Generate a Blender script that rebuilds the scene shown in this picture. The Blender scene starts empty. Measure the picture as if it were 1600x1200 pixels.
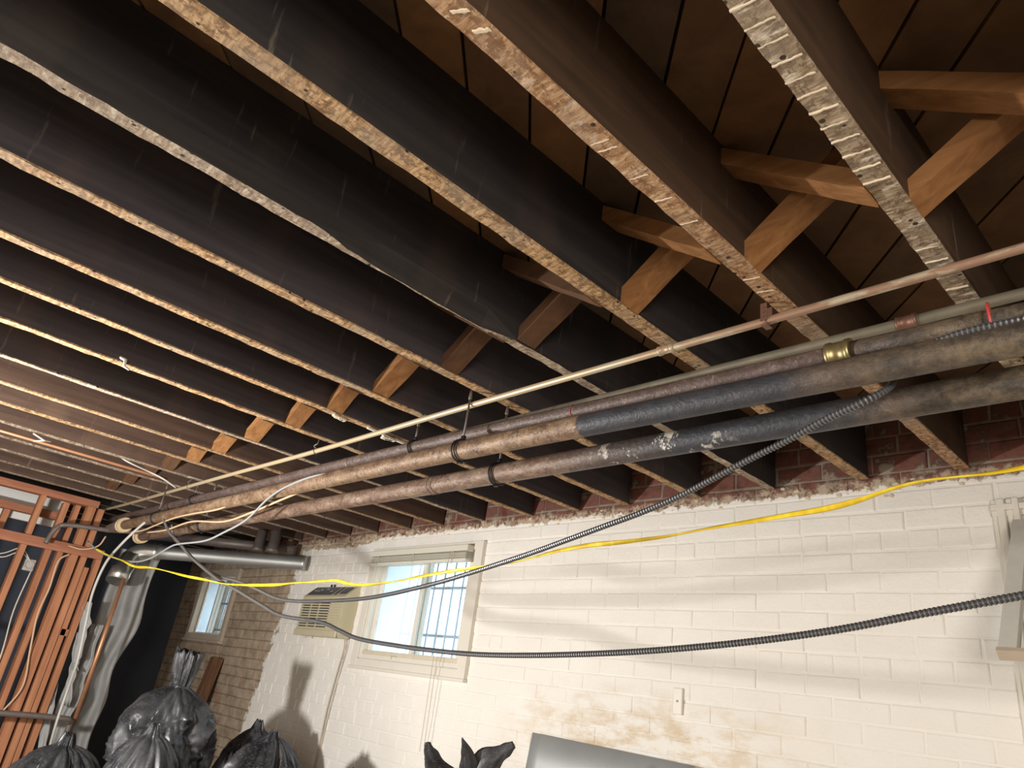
import bpy, bmesh, math, random
from mathutils import Vector, Matrix, noise

# ------------------------------------------------------------------ camera, world, light, exposure
S = bpy.context.scene
C = S.collection
cam_d = bpy.data.cameras.new('camera'); cam = bpy.data.objects.new('camera', cam_d); C.objects.link(cam)
cam_d.sensor_width = 36.0; cam_d.lens = 24.93; cam_d.clip_start = 0.02
Rm = ((0.69029065, -0.20652395, -0.69343109), (0.71123302, 0.36964691, 0.59792036), (0.13283979, -0.90592992, 0.40205045))
cam.matrix_world = Matrix(((Rm[0][0], -Rm[0][1], -Rm[0][2], 0), (Rm[1][0], -Rm[1][1], -Rm[1][2], 0), (Rm[2][0], -Rm[2][1], -Rm[2][2], 0), (0, 0, 0, 1)))
S.camera = cam
S.view_settings.view_transform = 'Standard'; S.view_settings.look = 'None'
S.view_settings.exposure = 0.48; S.view_settings.gamma = 1.0; S.view_settings.use_curve_mapping = False
W = bpy.data.worlds.new('sky'); S.world = W; W.use_nodes = True
W.node_tree.nodes['Background'].inputs[0].default_value = (0.70, 0.86, 1.0, 1)
W.node_tree.nodes['Background'].inputs[1].default_value = 4.5

def lamp(name, kind, loc, energy, color, size, target=None):
    d = bpy.data.lights.new(name, kind); d.energy = energy; d.color = color
    if kind == 'AREA': d.shape = 'DISK'; d.size = size
    else: d.shadow_soft_size = size
    o = bpy.data.objects.new(name, d); C.objects.link(o); o.location = loc
    if target is not None:
        o.rotation_euler = (Vector(target) - Vector(loc)).to_track_quat('-Z', 'Y').to_euler()
    return o
# the demolition crew's work lamp on its stand, just out of frame to the left; soft fill light added behind the camera
lamp('work_lamp', 'POINT', (-3.6, -0.1, -0.05), 215, (1.0, 0.975, 0.945), 0.07)
lamp('room_fill', 'AREA', (1.5, -1.6, 0.25), 78, (1.0, 0.925, 0.84), 1.3, (-1.6, 2.2, 0.55))

H = 1.04; WY = 3.016; FLOOR = -1.55; TOP = 1.32
XL, XR, YB = -8.6, 2.2, -3.2
rnd = random.Random(7)

# ------------------------------------------------------------------ materials
def new_mat(name, rough=0.7, metal=0.0, spec=0.5):
    m = bpy.data.materials.new(name); m.use_nodes = True
    b = m.node_tree.nodes['Principled BSDF']
    b.inputs['Roughness'].default_value = rough; b.inputs['Metallic'].default_value = metal
    b.inputs['Specular IOR Level'].default_value = spec
    return m, m.node_tree, b
def N(nt, t, **kw):
    n = nt.nodes.new(t)
    for k, v in kw.items():
        if hasattr(n, k): setattr(n, k, v)
        else: n.inputs[k.replace('_', ' ')].default_value = v
    return n
def pos(nt, scale=(1, 1, 1), loc=(0, 0, 0)):
    g = N(nt, 'ShaderNodeNewGeometry'); mp = N(nt, 'ShaderNodeMapping')
    mp.inputs['Scale'].default_value = scale; mp.inputs['Location'].default_value = loc
    nt.links.new(g.outputs['Position'], mp.inputs['Vector']); return mp.outputs[0]
def noi(nt, vec, scale, detail=4, rough=0.55, dist=0.0):
    n = N(nt, 'ShaderNodeTexNoise'); n.inputs['Scale'].default_value = scale; n.inputs['Detail'].default_value = detail
    n.inputs['Roughness'].default_value = rough; n.inputs['Distortion'].default_value = dist
    nt.links.new(vec, n.inputs['Vector']); return n.outputs['Fac']
def ramp(nt, fac, stops):
    r = N(nt, 'ShaderNodeValToRGB'); e = r.color_ramp.elements
    while len(e) < len(stops): e.new(0.5)
    for i, (p, c) in enumerate(stops):
        e[i].position = p; e[i].color = (c[0], c[1], c[2], 1) if isinstance(c, tuple) else (c, c, c, 1)
    nt.links.new(fac, r.inputs[0]); return r.outputs[0]
def mix(nt, fac, a, b, mode='MIX'):
    m = N(nt, 'ShaderNodeMix', data_type='RGBA', blend_type=mode)
    for s, v in ((m.inputs[0], fac), (m.inputs[6], a), (m.inputs[7], b)):
        if hasattr(v, 'links'): nt.links.new(v, s)
        elif isinstance(v, tuple): s.default_value = (v[0], v[1], v[2], 1)
        else: s.default_value = v
    return m.outputs[2]
def mth(nt, op, a, b=0.0):
    m = N(nt, 'ShaderNodeMath', operation=op)
    for s, v in ((m.inputs[0], a), (m.inputs[1], b)):
        if hasattr(v, 'links'): nt.links.new(v, s)
        else: s.default_value = v
    return m.outputs[0]
def step(nt, v, a, b):
    m = N(nt, 'ShaderNodeMapRange'); m.inputs[1].default_value = a; m.inputs[2].default_value = b
    nt.links.new(v, m.inputs[0]); return m.outputs[0]
def sepxyz(nt):
    g = N(nt, 'ShaderNodeNewGeometry'); s = N(nt, 'ShaderNodeSeparateXYZ'); nt.links.new(g.outputs['Position'], s.inputs[0]); return s.outputs
def bump(nt, b, h, strength=0.3, dist=0.004):
    n = N(nt, 'ShaderNodeBump'); n.inputs['Strength'].default_value = strength; n.inputs['Distance'].default_value = dist
    nt.links.new(h, n.inputs['Height']); nt.links.new(n.outputs[0], b.inputs['Normal'])
def col(nt, b, c): nt.links.new(c, b.inputs['Base Color'])

def wood(name, dark, light, axis='y', rough=0.75, fine=1.0, bs=0.35):
    m, nt, b = new_mat(name, rough, spec=0.3)
    s = {'y': (30, 1.6, 30), 'x': (1.6, 30, 30), 'z': (30, 30, 1.6), 'd': (9, 9, 9)}[axis]
    v = pos(nt, s); n1 = noi(nt, v, 1.0 * fine, 5, 0.6, 0.6); n2 = noi(nt, pos(nt), 3.2, 3)
    c = ramp(nt, n1, [(0.25, dark), (0.75, light)])
    c = mix(nt, ramp(nt, n2, [(0.3, 0.0), (0.75, 1.0)]), c, mix(nt, 0.5, c, dark), 'MIX')
    col(nt, b, c); bump(nt, b, n1, bs, 0.003); return m
def joist_side(name, dark, light, stain=(0.22, 0.15, 0.09)):
    m, nt, b = new_mat(name, 0.7, spec=0.25)
    n1 = noi(nt, pos(nt, (20, 1.5, 26)), 1.0, 5, 0.6, 0.4)
    n2 = noi(nt, pos(nt, (1, 1.4, 0.7)), 2.6, 3, 0.5)
    c = ramp(nt, n1, [(0.25, dark), (0.8, light)])
    c = mix(nt, ramp(nt, n2, [(0.55, 0.0), (0.85, 0.45)]), c, stain)
    n3 = noi(nt, pos(nt, (1, 9, 0.9)), 4.0, 4, 0.6)       # old lime drips running down the face
    c = mix(nt, ramp(nt, n3, [(0.64, 0.0), (0.74, 0.20)]), c, (0.42, 0.34, 0.25))
    col(nt, b, c); bump(nt, b, n1, 0.25, 0.003); return m
def joist_bottom(name, dark, mid, light, white=0.0):
    m, nt, b = new_mat(name, 0.85, spec=0.2)
    rot = pos(nt, (1, 1, 1)); mp = N(nt, 'ShaderNodeMapping'); mp.inputs['Rotation'].default_value = (0, 0, 0.6)
    mp.inputs['Scale'].default_value = (24, 95, 24); nt.links.new(rot, mp.inputs['Vector'])
    saw = noi(nt, mp.outputs[0], 1.0, 3, 0.6, 0.5)
    sp = noi(nt, pos(nt, (1, .55, 1)), 60, 5, 0.75); big = noi(nt, pos(nt), 7, 3)
    c = ramp(nt, saw, [(0.3, dark), (0.5, mid), (0.72, light)])
    c = mix(nt, ramp(nt, sp, [(0.50, 0.0), (0.57, 0.9)]), c, dark)
    c = mix(nt, ramp(nt, big, [(0.45, 0.0), (0.7, 0.55)]), c, (0.30, 0.25, 0.19))
    if white:
        n = noi(nt, pos(nt, (14, 38, 14)), 1.0, 4, 0.7)
        c = mix(nt, ramp(nt, n, [(0.56, 0.0), (0.66, white)]), c, (0.72, 0.64, 0.52))
    vo = N(nt, 'ShaderNodeTexVoronoi'); vo.inputs['Scale'].default_value = 26; nt.links.new(pos(nt), vo.inputs['Vector'])
    c = mix(nt, ramp(nt, vo.outputs['Distance'], [(0.0, 1.0), (0.13, 1.0), (0.16, 0.0)]), c, (0.05, 0.035, 0.025))
    col(nt, b, c); bump(nt, b, mth(nt, 'ADD', saw, sp), 0.6, 0.003); return m

M = {}
M['side_black'] = joist_side('shaded_dark_joist', (0.018, 0.016, 0.016), (0.045, 0.038, 0.036), (0.10, 0.062, 0.045))  # shade on sides turned from the work lamp, put into the wood colour
M['side_grey'] = joist_side('glare_grey_joist', (0.034, 0.030, 0.034), (0.078, 0.064, 0.066), (0.14, 0.085, 0.068))  # grey tint carries the work lamp's glare over these sides
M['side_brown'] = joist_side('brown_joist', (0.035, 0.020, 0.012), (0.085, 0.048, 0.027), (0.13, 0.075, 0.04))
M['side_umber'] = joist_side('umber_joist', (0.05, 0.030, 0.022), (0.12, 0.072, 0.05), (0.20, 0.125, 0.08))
M['bot_tan'] = joist_bottom('sawn_tan_edge', (0.17, 0.095, 0.045), (0.42, 0.26, 0.13), (0.66, 0.47, 0.27))
M['bot_grey'] = joist_bottom('grey_limewashed_edge', (0.16, 0.11, 0.075), (0.34, 0.255, 0.175), (0.56, 0.46, 0.35), 0.5)
M['bot_white'] = joist_bottom('plaster_spotted_edge', (0.15, 0.10, 0.06), (0.32, 0.235, 0.15), (0.55, 0.44, 0.31), 0.85)
M['bot_rust'] = joist_bottom('reddish_sawn_edge', (0.20, 0.10, 0.05), (0.40, 0.235, 0.12), (0.60, 0.42, 0.26), 0.5)
M['brace'] = wood('orange_pine_brace', (0.17, 0.070, 0.022), (0.40, 0.195, 0.072), 'x')
M['brace_dull'] = wood('dull_brown_brace', (0.075, 0.038, 0.020), (0.17, 0.085, 0.042), 'x')
M['plank'] = wood('subfloor_board', (0.085, 0.042, 0.018), (0.20, 0.105, 0.046), 'd')
M['plank_dark'] = wood('dark_subfloor_board', (0.055, 0.034, 0.020), (0.13, 0.075, 0.040), 'd')
M['plank_warm'] = wood('warm_subfloor_board', (0.11, 0.052, 0.020), (0.25, 0.125, 0.050), 'd')
M['stud'] = wood('reddish_fir_stud', (0.33, 0.125, 0.060), (0.60, 0.29, 0.15), 'z', bs=0.2)
M['stud_y'] = wood('reddish_fir_plate', (0.27, 0.10, 0.055), (0.52, 0.23, 0.13), 'y', bs=0.2)
M['timber'] = wood('old_timber', (0.08, 0.04, 0.02), (0.24, 0.12, 0.06), 'z')

def simple(name, c, rough=0.6, metal=0.0, spec=0.5, var=0.0, scale=12, bs=0.0):
    m, nt, b = new_mat(name, rough, metal, spec)
    if var:
        n = noi(nt, pos(nt), scale, 4, 0.6)
        col(nt, b, mix(nt, n, tuple(x * (1 - var) for x in c), tuple(min(1, x * (1 + var)) for x in c)))
        if bs: bump(nt, b, n, bs, 0.003)
    else: b.inputs['Base Color'].default_value = (*c, 1)
    return m
M['backing'] = simple('dark_underlay', (0.012, 0.010, 0.009), 0.9)
M['floor'] = simple('dusty_concrete', (0.42, 0.37, 0.31), 0.9, var=0.25, scale=3)
M['plaster'] = simple('aged_plaster', (0.60, 0.55, 0.47), 0.9, var=0.1, scale=2)
M['black_sheet'] = simple('glare_lifted_black_sheet', (0.075, 0.085, 0.11), 0.75, spec=0.2, var=0.2, scale=2)  # bluish lift puts the work lamp's glare into the sheet colour
M['trim'] = simple('cream_painted_wood', (0.76, 0.72, 0.63), 0.45, var=0.05, scale=9)
M['trim_tan'] = simple('yellowed_painted_wood', (0.66, 0.58, 0.44), 0.55, var=0.14, scale=14)
M['trim_old'] = simple('dusty_tan_window_wood', (0.50, 0.42, 0.32), 0.7, var=0.15, scale=14)
M['trim_grey'] = simple('grey_dusty_paint', (0.66, 0.64, 0.58), 0.6, var=0.12, scale=20)
M['blind'] = simple('ivory_blind_slat', (0.70, 0.67, 0.57), 0.5)
M['bar'] = simple('washed_out_iron_bar', (0.38, 0.44, 0.50), 0.5)  # pale blue-grey puts the daylight overexposure into the bar colour
M['ac'] = simple('beige_plastic', (0.56, 0.50, 0.34), 0.45, var=0.05)
M['ac_dark'] = simple('dark_panel', (0.03, 0.035, 0.045), 0.3)
M['silver'] = simple('silver_print', (0.6, 0.6, 0.6), 0.35, 0.6)
M['black_iron'] = simple('black_iron', (0.02, 0.02, 0.022), 0.45, 0.3)
M['red_plastic'] = simple('red_tie', (0.60, 0.06, 0.06), 0.4)
M['cord_white'] = simple('thin_white_cord', (0.66, 0.61, 0.52), 0.6)
M['cord_grey'] = simple('grey_cable', (0.30, 0.31, 0.31), 0.5)
M['cord_light'] = simple('light_grey_cable', (0.50, 0.48, 0.44), 0.5)
M['romex'] = simple('tan_cable', (0.62, 0.42, 0.26), 0.5)
M['galv'] = simple('galvanised_sheet', (0.52, 0.53, 0.52), 0.42, 0.75, var=0.2, scale=6)
M['foil'] = simple('bright_foil', (0.72, 0.72, 0.68), 0.28, 0.9, var=0.25, scale=16, bs=0.6)
M['foil_matte'] = simple('matte_foil', (0.50, 0.52, 0.52), 0.5, 0.5, var=0.15, scale=4)
M['insul'] = simple('grey_plastic_sleeve', (0.36, 0.355, 0.34), 0.6, var=0.25, scale=9)
M['brass'] = simple('old_brass', (0.36, 0.29, 0.14), 0.4, 0.8, var=0.3, scale=30)
M['copper'] = simple('copper_pipe', (0.62, 0.31, 0.17), 0.4, 0.6, var=0.25, scale=10)
M['iron_grey'] = simple('grey_iron_pipe', (0.17, 0.14, 0.125), 0.5, 0.3, var=0.3, scale=20, bs=0.3)
M['dull_copper'] = simple('tarnished_copper', (0.22, 0.115, 0.08), 0.5, 0.5, var=0.3, scale=30)
M['olive_pipe'] = simple('drab_olive_pipe', (0.20, 0.175, 0.125), 0.5, 0.2, var=0.55, scale=9, bs=0.3)
M['collar'] = simple('pale_fibre_collar', (0.62, 0.47, 0.28), 0.8, var=0.25, scale=30, bs=0.5)
M['plaster_bit'] = simple('plaster_lump', (0.66, 0.56, 0.42), 0.95, var=0.2, scale=60)
M['drywall'] = simple('white_drywall', (0.78, 0.78, 0.74), 0.8)
M['ceramic'] = simple('white_ceramic', (0.75, 0.74, 0.68), 0.35)

def glass(name, tint, rough):
    m = bpy.data.materials.new(name); m.use_nodes = True; nt = m.node_tree
    nt.nodes.remove(nt.nodes['Principled BSDF']); out = nt.nodes['Material Output']
    t = N(nt, 'ShaderNodeBsdfTransparent'); t.inputs[0].default_value = (*tint, 1)
    g = N(nt, 'ShaderNodeBsdfGlossy'); g.inputs['Roughness'].default_value = 0.05
    mx = N(nt, 'ShaderNodeMixShader'); mx.inputs[0].default_value = 0.05
    nt.links.new(t.outputs[0], mx.inputs[1]); nt.links.new(g.outputs[0], mx.inputs[2])
    if rough:
        d = N(nt, 'ShaderNodeBsdfTranslucent'); d.inputs[0].default_value = (0.85, 0.92, 0.96, 1)
        m2 = N(nt, 'ShaderNodeMixShader'); m2.inputs[0].default_value = rough
        nt.links.new(mx.outputs[0], m2.inputs[1]); nt.links.new(d.outputs[0], m2.inputs[2]); mx = m2
    nt.links.new(mx.outputs[0], out.inputs[0]); return m
M['glass'] = glass('window_glass', (0.93, 0.97, 0.99), 0.0)
M['glass_dusty'] = glass('dusty_window_glass', (0.90, 0.95, 0.97), 0.35)

def brick_material(mortar=False):
    m, nt, b = new_mat('mortar_bed' if mortar else 'painted_and_bare_brick', 0.75, spec=0.3)
    x, y, z = sepxyz(nt)
    nb = noi(nt, pos(nt), 9, 5, 0.65); ns = noi(nt, pos(nt), 2.2, 4, 0.6); nf = noi(nt, pos(nt), 60, 4, 0.6)
    # bare brick: red below the joists, dusty brown beyond the painted part
    red = ramp(nt, nb, [(0.3, (0.09, 0.035, 0.026)), (0.5, (0.20, 0.078, 0.056)), (0.57, (0.13, 0.07, 0.052)), (0.64, (0.30, 0.235, 0.175))])
    brn = ramp(nt, nb, [(0.28, (0.28, 0.20, 0.14)), (0.5, (0.43, 0.335, 0.24)), (0.75, (0.56, 0.46, 0.35))])
    brn = mix(nt, ramp(nt, ns, [(0.63, 0.0), (0.72, 0.5)]), brn, (0.42, 0.19, 0.12))
    if mortar:
        red = ramp(nt, nb, [(0.3, (0.16, 0.13, 0.10)), (0.7, (0.34, 0.28, 0.21))]); brn = ramp(nt, nb, [(0.3, (0.20, 0.145, 0.10)), (0.7, (0.33, 0.25, 0.18))])
    low = step(nt, z, 1.005, 0.99)
    bare = mix(nt, low, red, brn)
    paint = ramp(nt, ns, [(0.3, (0.83, 0.79, 0.72)), (0.7, (0.87, 0.84, 0.78))])
    paint = mix(nt, ramp(nt, nf, [(0.68, 0.0), (0.78, 0.5)]), paint, (0.52, 0.44, 0.33))
    # damp stain with peeling paint low on the wall
    dx = mth(nt, 'ABSOLUTE', mth(nt, 'ADD', x, 2.25)); st = mth(nt, 'MULTIPLY', step(nt, dx, 1.0, 0.3), step(nt, z, 0.16, -0.05))
    nst = noi(nt, pos(nt, (1, 1, 2.4)), 5, 6, 0.7)
    paint = mix(nt, mth(nt, 'MULTIPLY', st, ramp(nt, nst, [(0.45, 0.0), (0.62, 0.75)])), paint, (0.62, 0.46, 0.26))
    # edge of the paint: wobbling line at the left, ragged line under the joists
    wob = mth(nt, 'MULTIPLY', mth(nt, 'SUBTRACT', nb, 0.5), 0.28)
    xe = mth(nt, 'ADD', mth(nt, 'SUBTRACT', x, mth(nt, 'MULTIPLY', z, 0.23)), wob)
    px = step(nt, xe, -6.20, -6.17)
    nz = noi(nt, pos(nt, (1, 1, 1)), 14, 5, 0.7)
    ze = mth(nt, 'ADD', z, mth(nt, 'MULTIPLY', mth(nt, 'SUBTRACT', nz, 0.5), 0.11))
    lim = mth(nt, 'MULTIPLY', step(nt, x, -4.7, -5.1), 0.05)
    pz = step(nt, mth(nt, 'ADD', ze, lim), 1.003, 0.996)
    c = mix(nt, mth(nt, 'MULTIPLY', px, pz), bare, paint)
    # crumbly tan mortar line left where the plaster ceiling met the wall
    band = mth(nt, 'MULTIPLY', step(nt, ze, 0.965, 0.985), step(nt, ze, 1.045, 1.025))
    band = mth(nt, 'MULTIPLY', band, ramp(nt, noi(nt, pos(nt), 30, 4, 0.7), [(0.40, 0.0), (0.55, 0.85)]))
    c = mix(nt, mth(nt, 'MULTIPLY', band, mth(nt, 'SUBTRACT', 1.0, mth(nt, 'MULTIPLY', px, pz))), c, (0.52, 0.43, 0.31))
    col(nt, b, c); bump(nt, b, mth(nt, 'ADD', nb, mth(nt, 'MULTIPLY', nf, 0.25)), 0.65, 0.010); return m, None
M['brick'], _ = brick_material()
M['mortar'], _ = brick_material(True)

def pipe_mat(name, xs, tan, black, rough=0.5):
    """rusty tan pipe whose finish changes to black and back along its length (x)"""
    m, nt, b = new_mat(name, rough, 0.15, 0.5)
    x, y, z = sepxyz(nt)
    n1 = noi(nt, pos(nt, (3, 8, 8)), 3, 6, 0.7); n2 = noi(nt, pos(nt), 70, 4, 0.6); n3 = noi(nt, pos(nt), 16, 5, 0.7)
    t = ramp(nt, n1, [(0.3, tan[0]), (0.5, tan[1]), (0.68, tan[2])])
    n4 = noi(nt, pos(nt), 30, 6, 0.75)
    t = mix(nt, ramp(nt, n4, [(0.50, 0.0), (0.60, 0.7)]), t, (0.085, 0.050, 0.036))
    t = mix(nt, ramp(nt, n2, [(0.60, 0.0), (0.68, 0.45)]), t, (0.42, 0.36, 0.29))
    k = ramp(nt, n3, [(0.3, black), (0.7, tuple(v * 1.8 for v in black))])
    k = mix(nt, ramp(nt, n3, [(0.64, 0.0), (0.72, 0.4)]), k, (0.30, 0.22, 0.15))
    xw = mth(nt, 'ADD', x, mth(nt, 'MULTIPLY', mth(nt, 'SUBTRACT', n3, 0.5), xs[4]))
    f = mth(nt, 'MULTIPLY', step(nt, xw, xs[0], xs[1]), step(nt, xw, xs[3], xs[2]))
    c = mix(nt, f, t, k)
    w = mth(nt, 'MULTIPLY', step(nt, x, -1.5, -1.35), step(nt, x, -0.95, -1.1))
    if name.startswith('lower'):
        c = mix(nt, mth(nt, 'MULTIPLY', w, ramp(nt, n3, [(0.58, 0.0), (0.62, 0.9)])), c, (0.75, 0.70, 0.60))
    c = mix(nt, step(nt, x, -0.72, -0.5), c, ramp(nt, n3, [(0.35, (0.045, 0.038, 0.033)), (0.65, (0.14, 0.105, 0.075))]))
    far = step(nt, x, -0.5, -0.2)
    c = mix(nt, mth(nt, 'MULTIPLY', far, ramp(nt, n3, [(0.45, 0.0), (0.62, 0.7)])), c, (0.25, 0.19, 0.10))
    col(nt, b, c); bump(nt, b, mth(nt, 'ADD', n3, n2), 0.6, 0.006); return m
TAN = ((0.12, 0.060, 0.035), (0.23, 0.145, 0.085), (0.33, 0.235, 0.15))
TAN2 = ((0.11, 0.060, 0.040), (0.19, 0.120, 0.082), (0.29, 0.215, 0.155))
M['pipe_mid'] = pipe_mat('middle_pipe_rust_and_black', (-1.40, -1.39, -0.75, -0.45, 0.02), TAN, (0.035, 0.036, 0.042))
M['pipe_low'] = pipe_mat('lower_pipe_rust_and_black', (-1.75, -1.15, -0.62, -0.52, 0.3), TAN2, (0.035, 0.036, 0.042))
M['pipe_rear'] = pipe_mat('rear_pipe_brown', (-30, -29, -20, -19, 0.1), ((0.085, 0.058, 0.048), (0.125, 0.088, 0.076), (0.17, 0.125, 0.108)), (0.1, 0.1, 0.1))
m, nt, b = new_mat('painted_copper_line', 0.4, 0.3)
x_, y_, z_ = sepxyz(nt); n1 = noi(nt, pos(nt, (2, 9, 9)), 4, 4, 0.6)
c_ = mix(nt, step(nt, mth(nt, 'ADD', x_, mth(nt, 'MULTIPLY', n1, 0.5)), -1.35, -0.55), (0.60, 0.47, 0.29), (0.34, 0.21, 0.14))
c_ = mix(nt, ramp(nt, n1, [(0.50, 0.0), (0.58, 0.8)]), c_, (0.52, 0.46, 0.33))
col(nt, b, c_); M['line_pipe'] = m
m, nt, b = new_mat('flex_armour', 0.35, 0.7)
x_, y_, z_ = sepxyz(nt)
n1 = noi(nt, pos(nt), 14, 3)
c_ = mix(nt, step(nt, x_, -3.0, -3.7), (0.15, 0.16, 0.17), (0.46, 0.42, 0.37)); c_ = mix(nt, ramp(nt, n1, [(0.5, 0.0), (0.6, 0.4)]), c_, (0.6, 0.56, 0.5))
col(nt, b, mix(nt, step(nt, x_, -2.6, -3.7), (0.26, 0.27, 0.28), c_)); M['flex'] = m
M['flex_groove'] = simple('conduit_groove', (0.06, 0.06, 0.062), 0.6, 0.3)
M['flex_light'] = simple('bright_flex_armour', (0.34, 0.35, 0.36), 0.35, 0.8)
m, nt, b = new_mat('yellow_cord', 0.35); n1 = noi(nt, pos(nt, (6, 1, 1)), 3, 2)
col(nt, b, ramp(nt, n1, [(0.4, (0.74, 0.50, 0.02)), (0.62, (0.90, 0.72, 0.05))])); M['yellow'] = m
def bag_mat():
    m, nt, b = new_mat('dusty_black_bag', 0.42, spec=0.5)
    n1 = noi(nt, pos(nt), 5, 4, 0.6); n2 = noi(nt, pos(nt, (60, 60, 160)), 1.0, 3, 0.8)
    c = mix(nt, ramp(nt, n1, [(0.40, 0.0), (0.62, 1.0)]), (0.012, 0.013, 0.016), (0.055, 0.055, 0.06))
    c = mix(nt, ramp(nt, n2, [(0.5, 0.0), (0.75, 0.4)]), c, (0.17, 0.17, 0.17))
    col(nt, b, c); nt.links.new(ramp(nt, n1, [(0.35, 0.20), (0.6, 0.5)]), b.inputs['Roughness'])
    n3 = noi(nt, pos(nt), 22, 4, 0.6, 0.8); bump(nt, b, mth(nt, 'ADD', n3, mth(nt, 'MULTIPLY', n2, 0.2)), 0.3, 0.008); return m
M['bag'] = bag_mat()

# ------------------------------------------------------------------ mesh helpers
def obj(name, verts, faces, mat, parent=None, smooth=False, idx=None):
    me = bpy.data.meshes.new(name); me.from_pydata([tuple(v) for v in verts], [], faces)
    for mm in (mat if isinstance(mat, (list, tuple)) else [mat]): me.materials.append(mm)
    if idx: me.polygons.foreach_set('material_index', idx)
    if smooth: me.polygons.foreach_set('use_smooth', [True] * len(me.polygons))
    me.validate(); me.update()
    o = bpy.data.objects.new(name, me); C.objects.link(o)
    if parent is not None: o.parent = parent
    return o
def tag(o, label=None, cat=None, group=None, kind=None):
    for k, v in (('label', label), ('category', cat), ('group', group), ('kind', kind)):
        if v: o[k] = v
    return o
def empty(name, loc=(0, 0, 0)):
    o = bpy.data.objects.new(name, None); C.objects.link(o); o.location = loc; o.empty_display_size = 0.05
    return o
class MB:
    """collects shapes in world coordinates; build() links them as one object (origin moved to `at`)"""
    def __init__(s): s.v = []; s.f = []; s.m = []
    def add(s, verts, faces, mi=0):
        k = len(s.v); s.v += [tuple(v) for v in verts]; s.f += [tuple(i + k for i in f) for f in faces]; s.m += [mi] * len(faces); return s
    def box(s, a, b, mi=0, bev=0.0):
        bm = bmesh.new(); bmesh.ops.create_cube(bm, size=1)
        for v in bm.verts: v.co = Vector([(a[i] + b[i]) / 2 + v.co[i] * (b[i] - a[i]) for i in range(3)])
        if bev: bmesh.ops.bevel(bm, geom=bm.edges[:], offset=bev, segments=1, affect='EDGES')
        bm.verts.index_update(); s.add([v.co.copy() for v in bm.verts], [[v.index for v in f.verts] for f in bm.faces], mi); bm.free(); return s
    def bar(s, p, q, w, h, mi=0, up=(0, 0, 1), bev=0.0):
        """square timber from p to q; w across, h along `up`"""
        p, q = Vector(p), Vector(q); d = (q - p); L = d.length; d.normalize(); u = Vector(up); u = (u - d * u.dot(d)).normalized(); r = d.cross(u)
        bm = bmesh.new(); bmesh.ops.create_cube(bm, size=1)
        for v in bm.verts: v.co = p + d * (v.co.x + 0.5) * L + r * v.co.y * w + u * v.co.z * h
        if bev: bmesh.ops.bevel(bm, geom=bm.edges[:], offset=bev, segments=1, affect='EDGES')
        bmesh.ops.recalc_face_normals(bm, faces=bm.faces)
        bm.verts.index_update(); s.add([v.co.copy() for v in bm.verts], [[v.index for v in f.verts] for f in bm.faces], mi); bm.free(); return s
    def tube(s, pts, r, n=12, mi=0, cap=True, flat=1.0, twist=0.0):
        """tube through pts; r a number or a list; flat < 1 squashes it to a ribbon that turns by `twist` per step"""
        pts = [Vector(p) for p in pts]; k0 = len(s.v); m_ = len(pts)
        rs = r if isinstance(r, (list, tuple)) else [r] * m_
        t = (pts[1] - pts[0]).normalized(); u = Vector((0, 0, 1)) if abs(t.z) < 0.9 else Vector((1, 0, 0)); u = (u - t * u.dot(t)).normalized()
        vs = []
        for i, p in enumerate(pts):
            t = (pts[min(i + 1, m_ - 1)] - pts[max(i - 1, 0)]).normalized(); u = (u - t * u.dot(t)).normalized(); w = t.cross(u)
            a0 = twist * i
            ua = u * math.cos(a0) + w * math.sin(a0); wa = w * math.cos(a0) - u * math.sin(a0)
            for j in range(n):
                a = 2 * math.pi * j / n; vs.append(p + ua * math.cos(a) * rs[i] + wa * math.sin(a) * rs[i] * flat)
        fs = [(i * n + j, i * n + (j + 1) % n, (i + 1) * n + (j + 1) % n, (i + 1) * n + j) for i in range(m_ - 1) for j in range(n)]
        if cap: fs += [tuple(reversed(range(n))), tuple(range((m_ - 1) * n, m_ * n))]
        return s.add(vs, fs, mi)
    def ring(s, c, axis, R, r, n=28, k=8, mi=0, a0=0, a1=2 * math.pi):
        ax = Vector(axis).normalized(); u = ax.orthogonal().normalized(); w = ax.cross(u); c = Vector(c); full = abs(a1 - a0 - 2 * math.pi) < 1e-6
        vs = []; nn = n if full else n + 1
        for i in range(nn):
            a = a0 + (a1 - a0) * i / n; d = u * math.cos(a) + w * math.sin(a)
            for j in range(k):
                b_ = 2 * math.pi * j / k; vs.append(c + d * (R + r * math.cos(b_)) + ax * r * math.sin(b_))
        fs = [(i * k + j, i * k + (j + 1) % k, ((i + 1) % nn) * k + (j + 1) % k, ((i + 1) % nn) * k + j) for i in range(n if full else n) for j in range(k)]
        return s.add(vs, fs, mi)
    def build(s, name, mat, parent=None, smooth=False):
        o = obj(name, s.v, s.f, mat, parent, smooth, s.m)
        if smooth:
            for p in o.data.polygons:
                if len(p.vertices) > 6: p.use_smooth = False
        if parent is None:      # origin at the base of the thing
            cs = [Vector(v) for v in s.v]
            c = Vector(((min(v.x for v in cs) + max(v.x for v in cs)) / 2, (min(v.y for v in cs) + max(v.y for v in cs)) / 2, min(v.z for v in cs)))
            o.data.transform(Matrix.Translation(-c)); o.location = c
        else:
            o.data.transform(Matrix.Translation(-parent.location)) if parent.type == 'EMPTY' or parent.parent is None else None
        return o
def sub(mb, name, mat, part, smooth=False):
    """sub-part of a part whose own origin is its thing's origin"""
    root = part.parent; o = obj(name, mb.v, mb.f, mat, part, smooth, mb.m)
    o.data.transform(Matrix.Translation(-root.location)); return o
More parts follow.
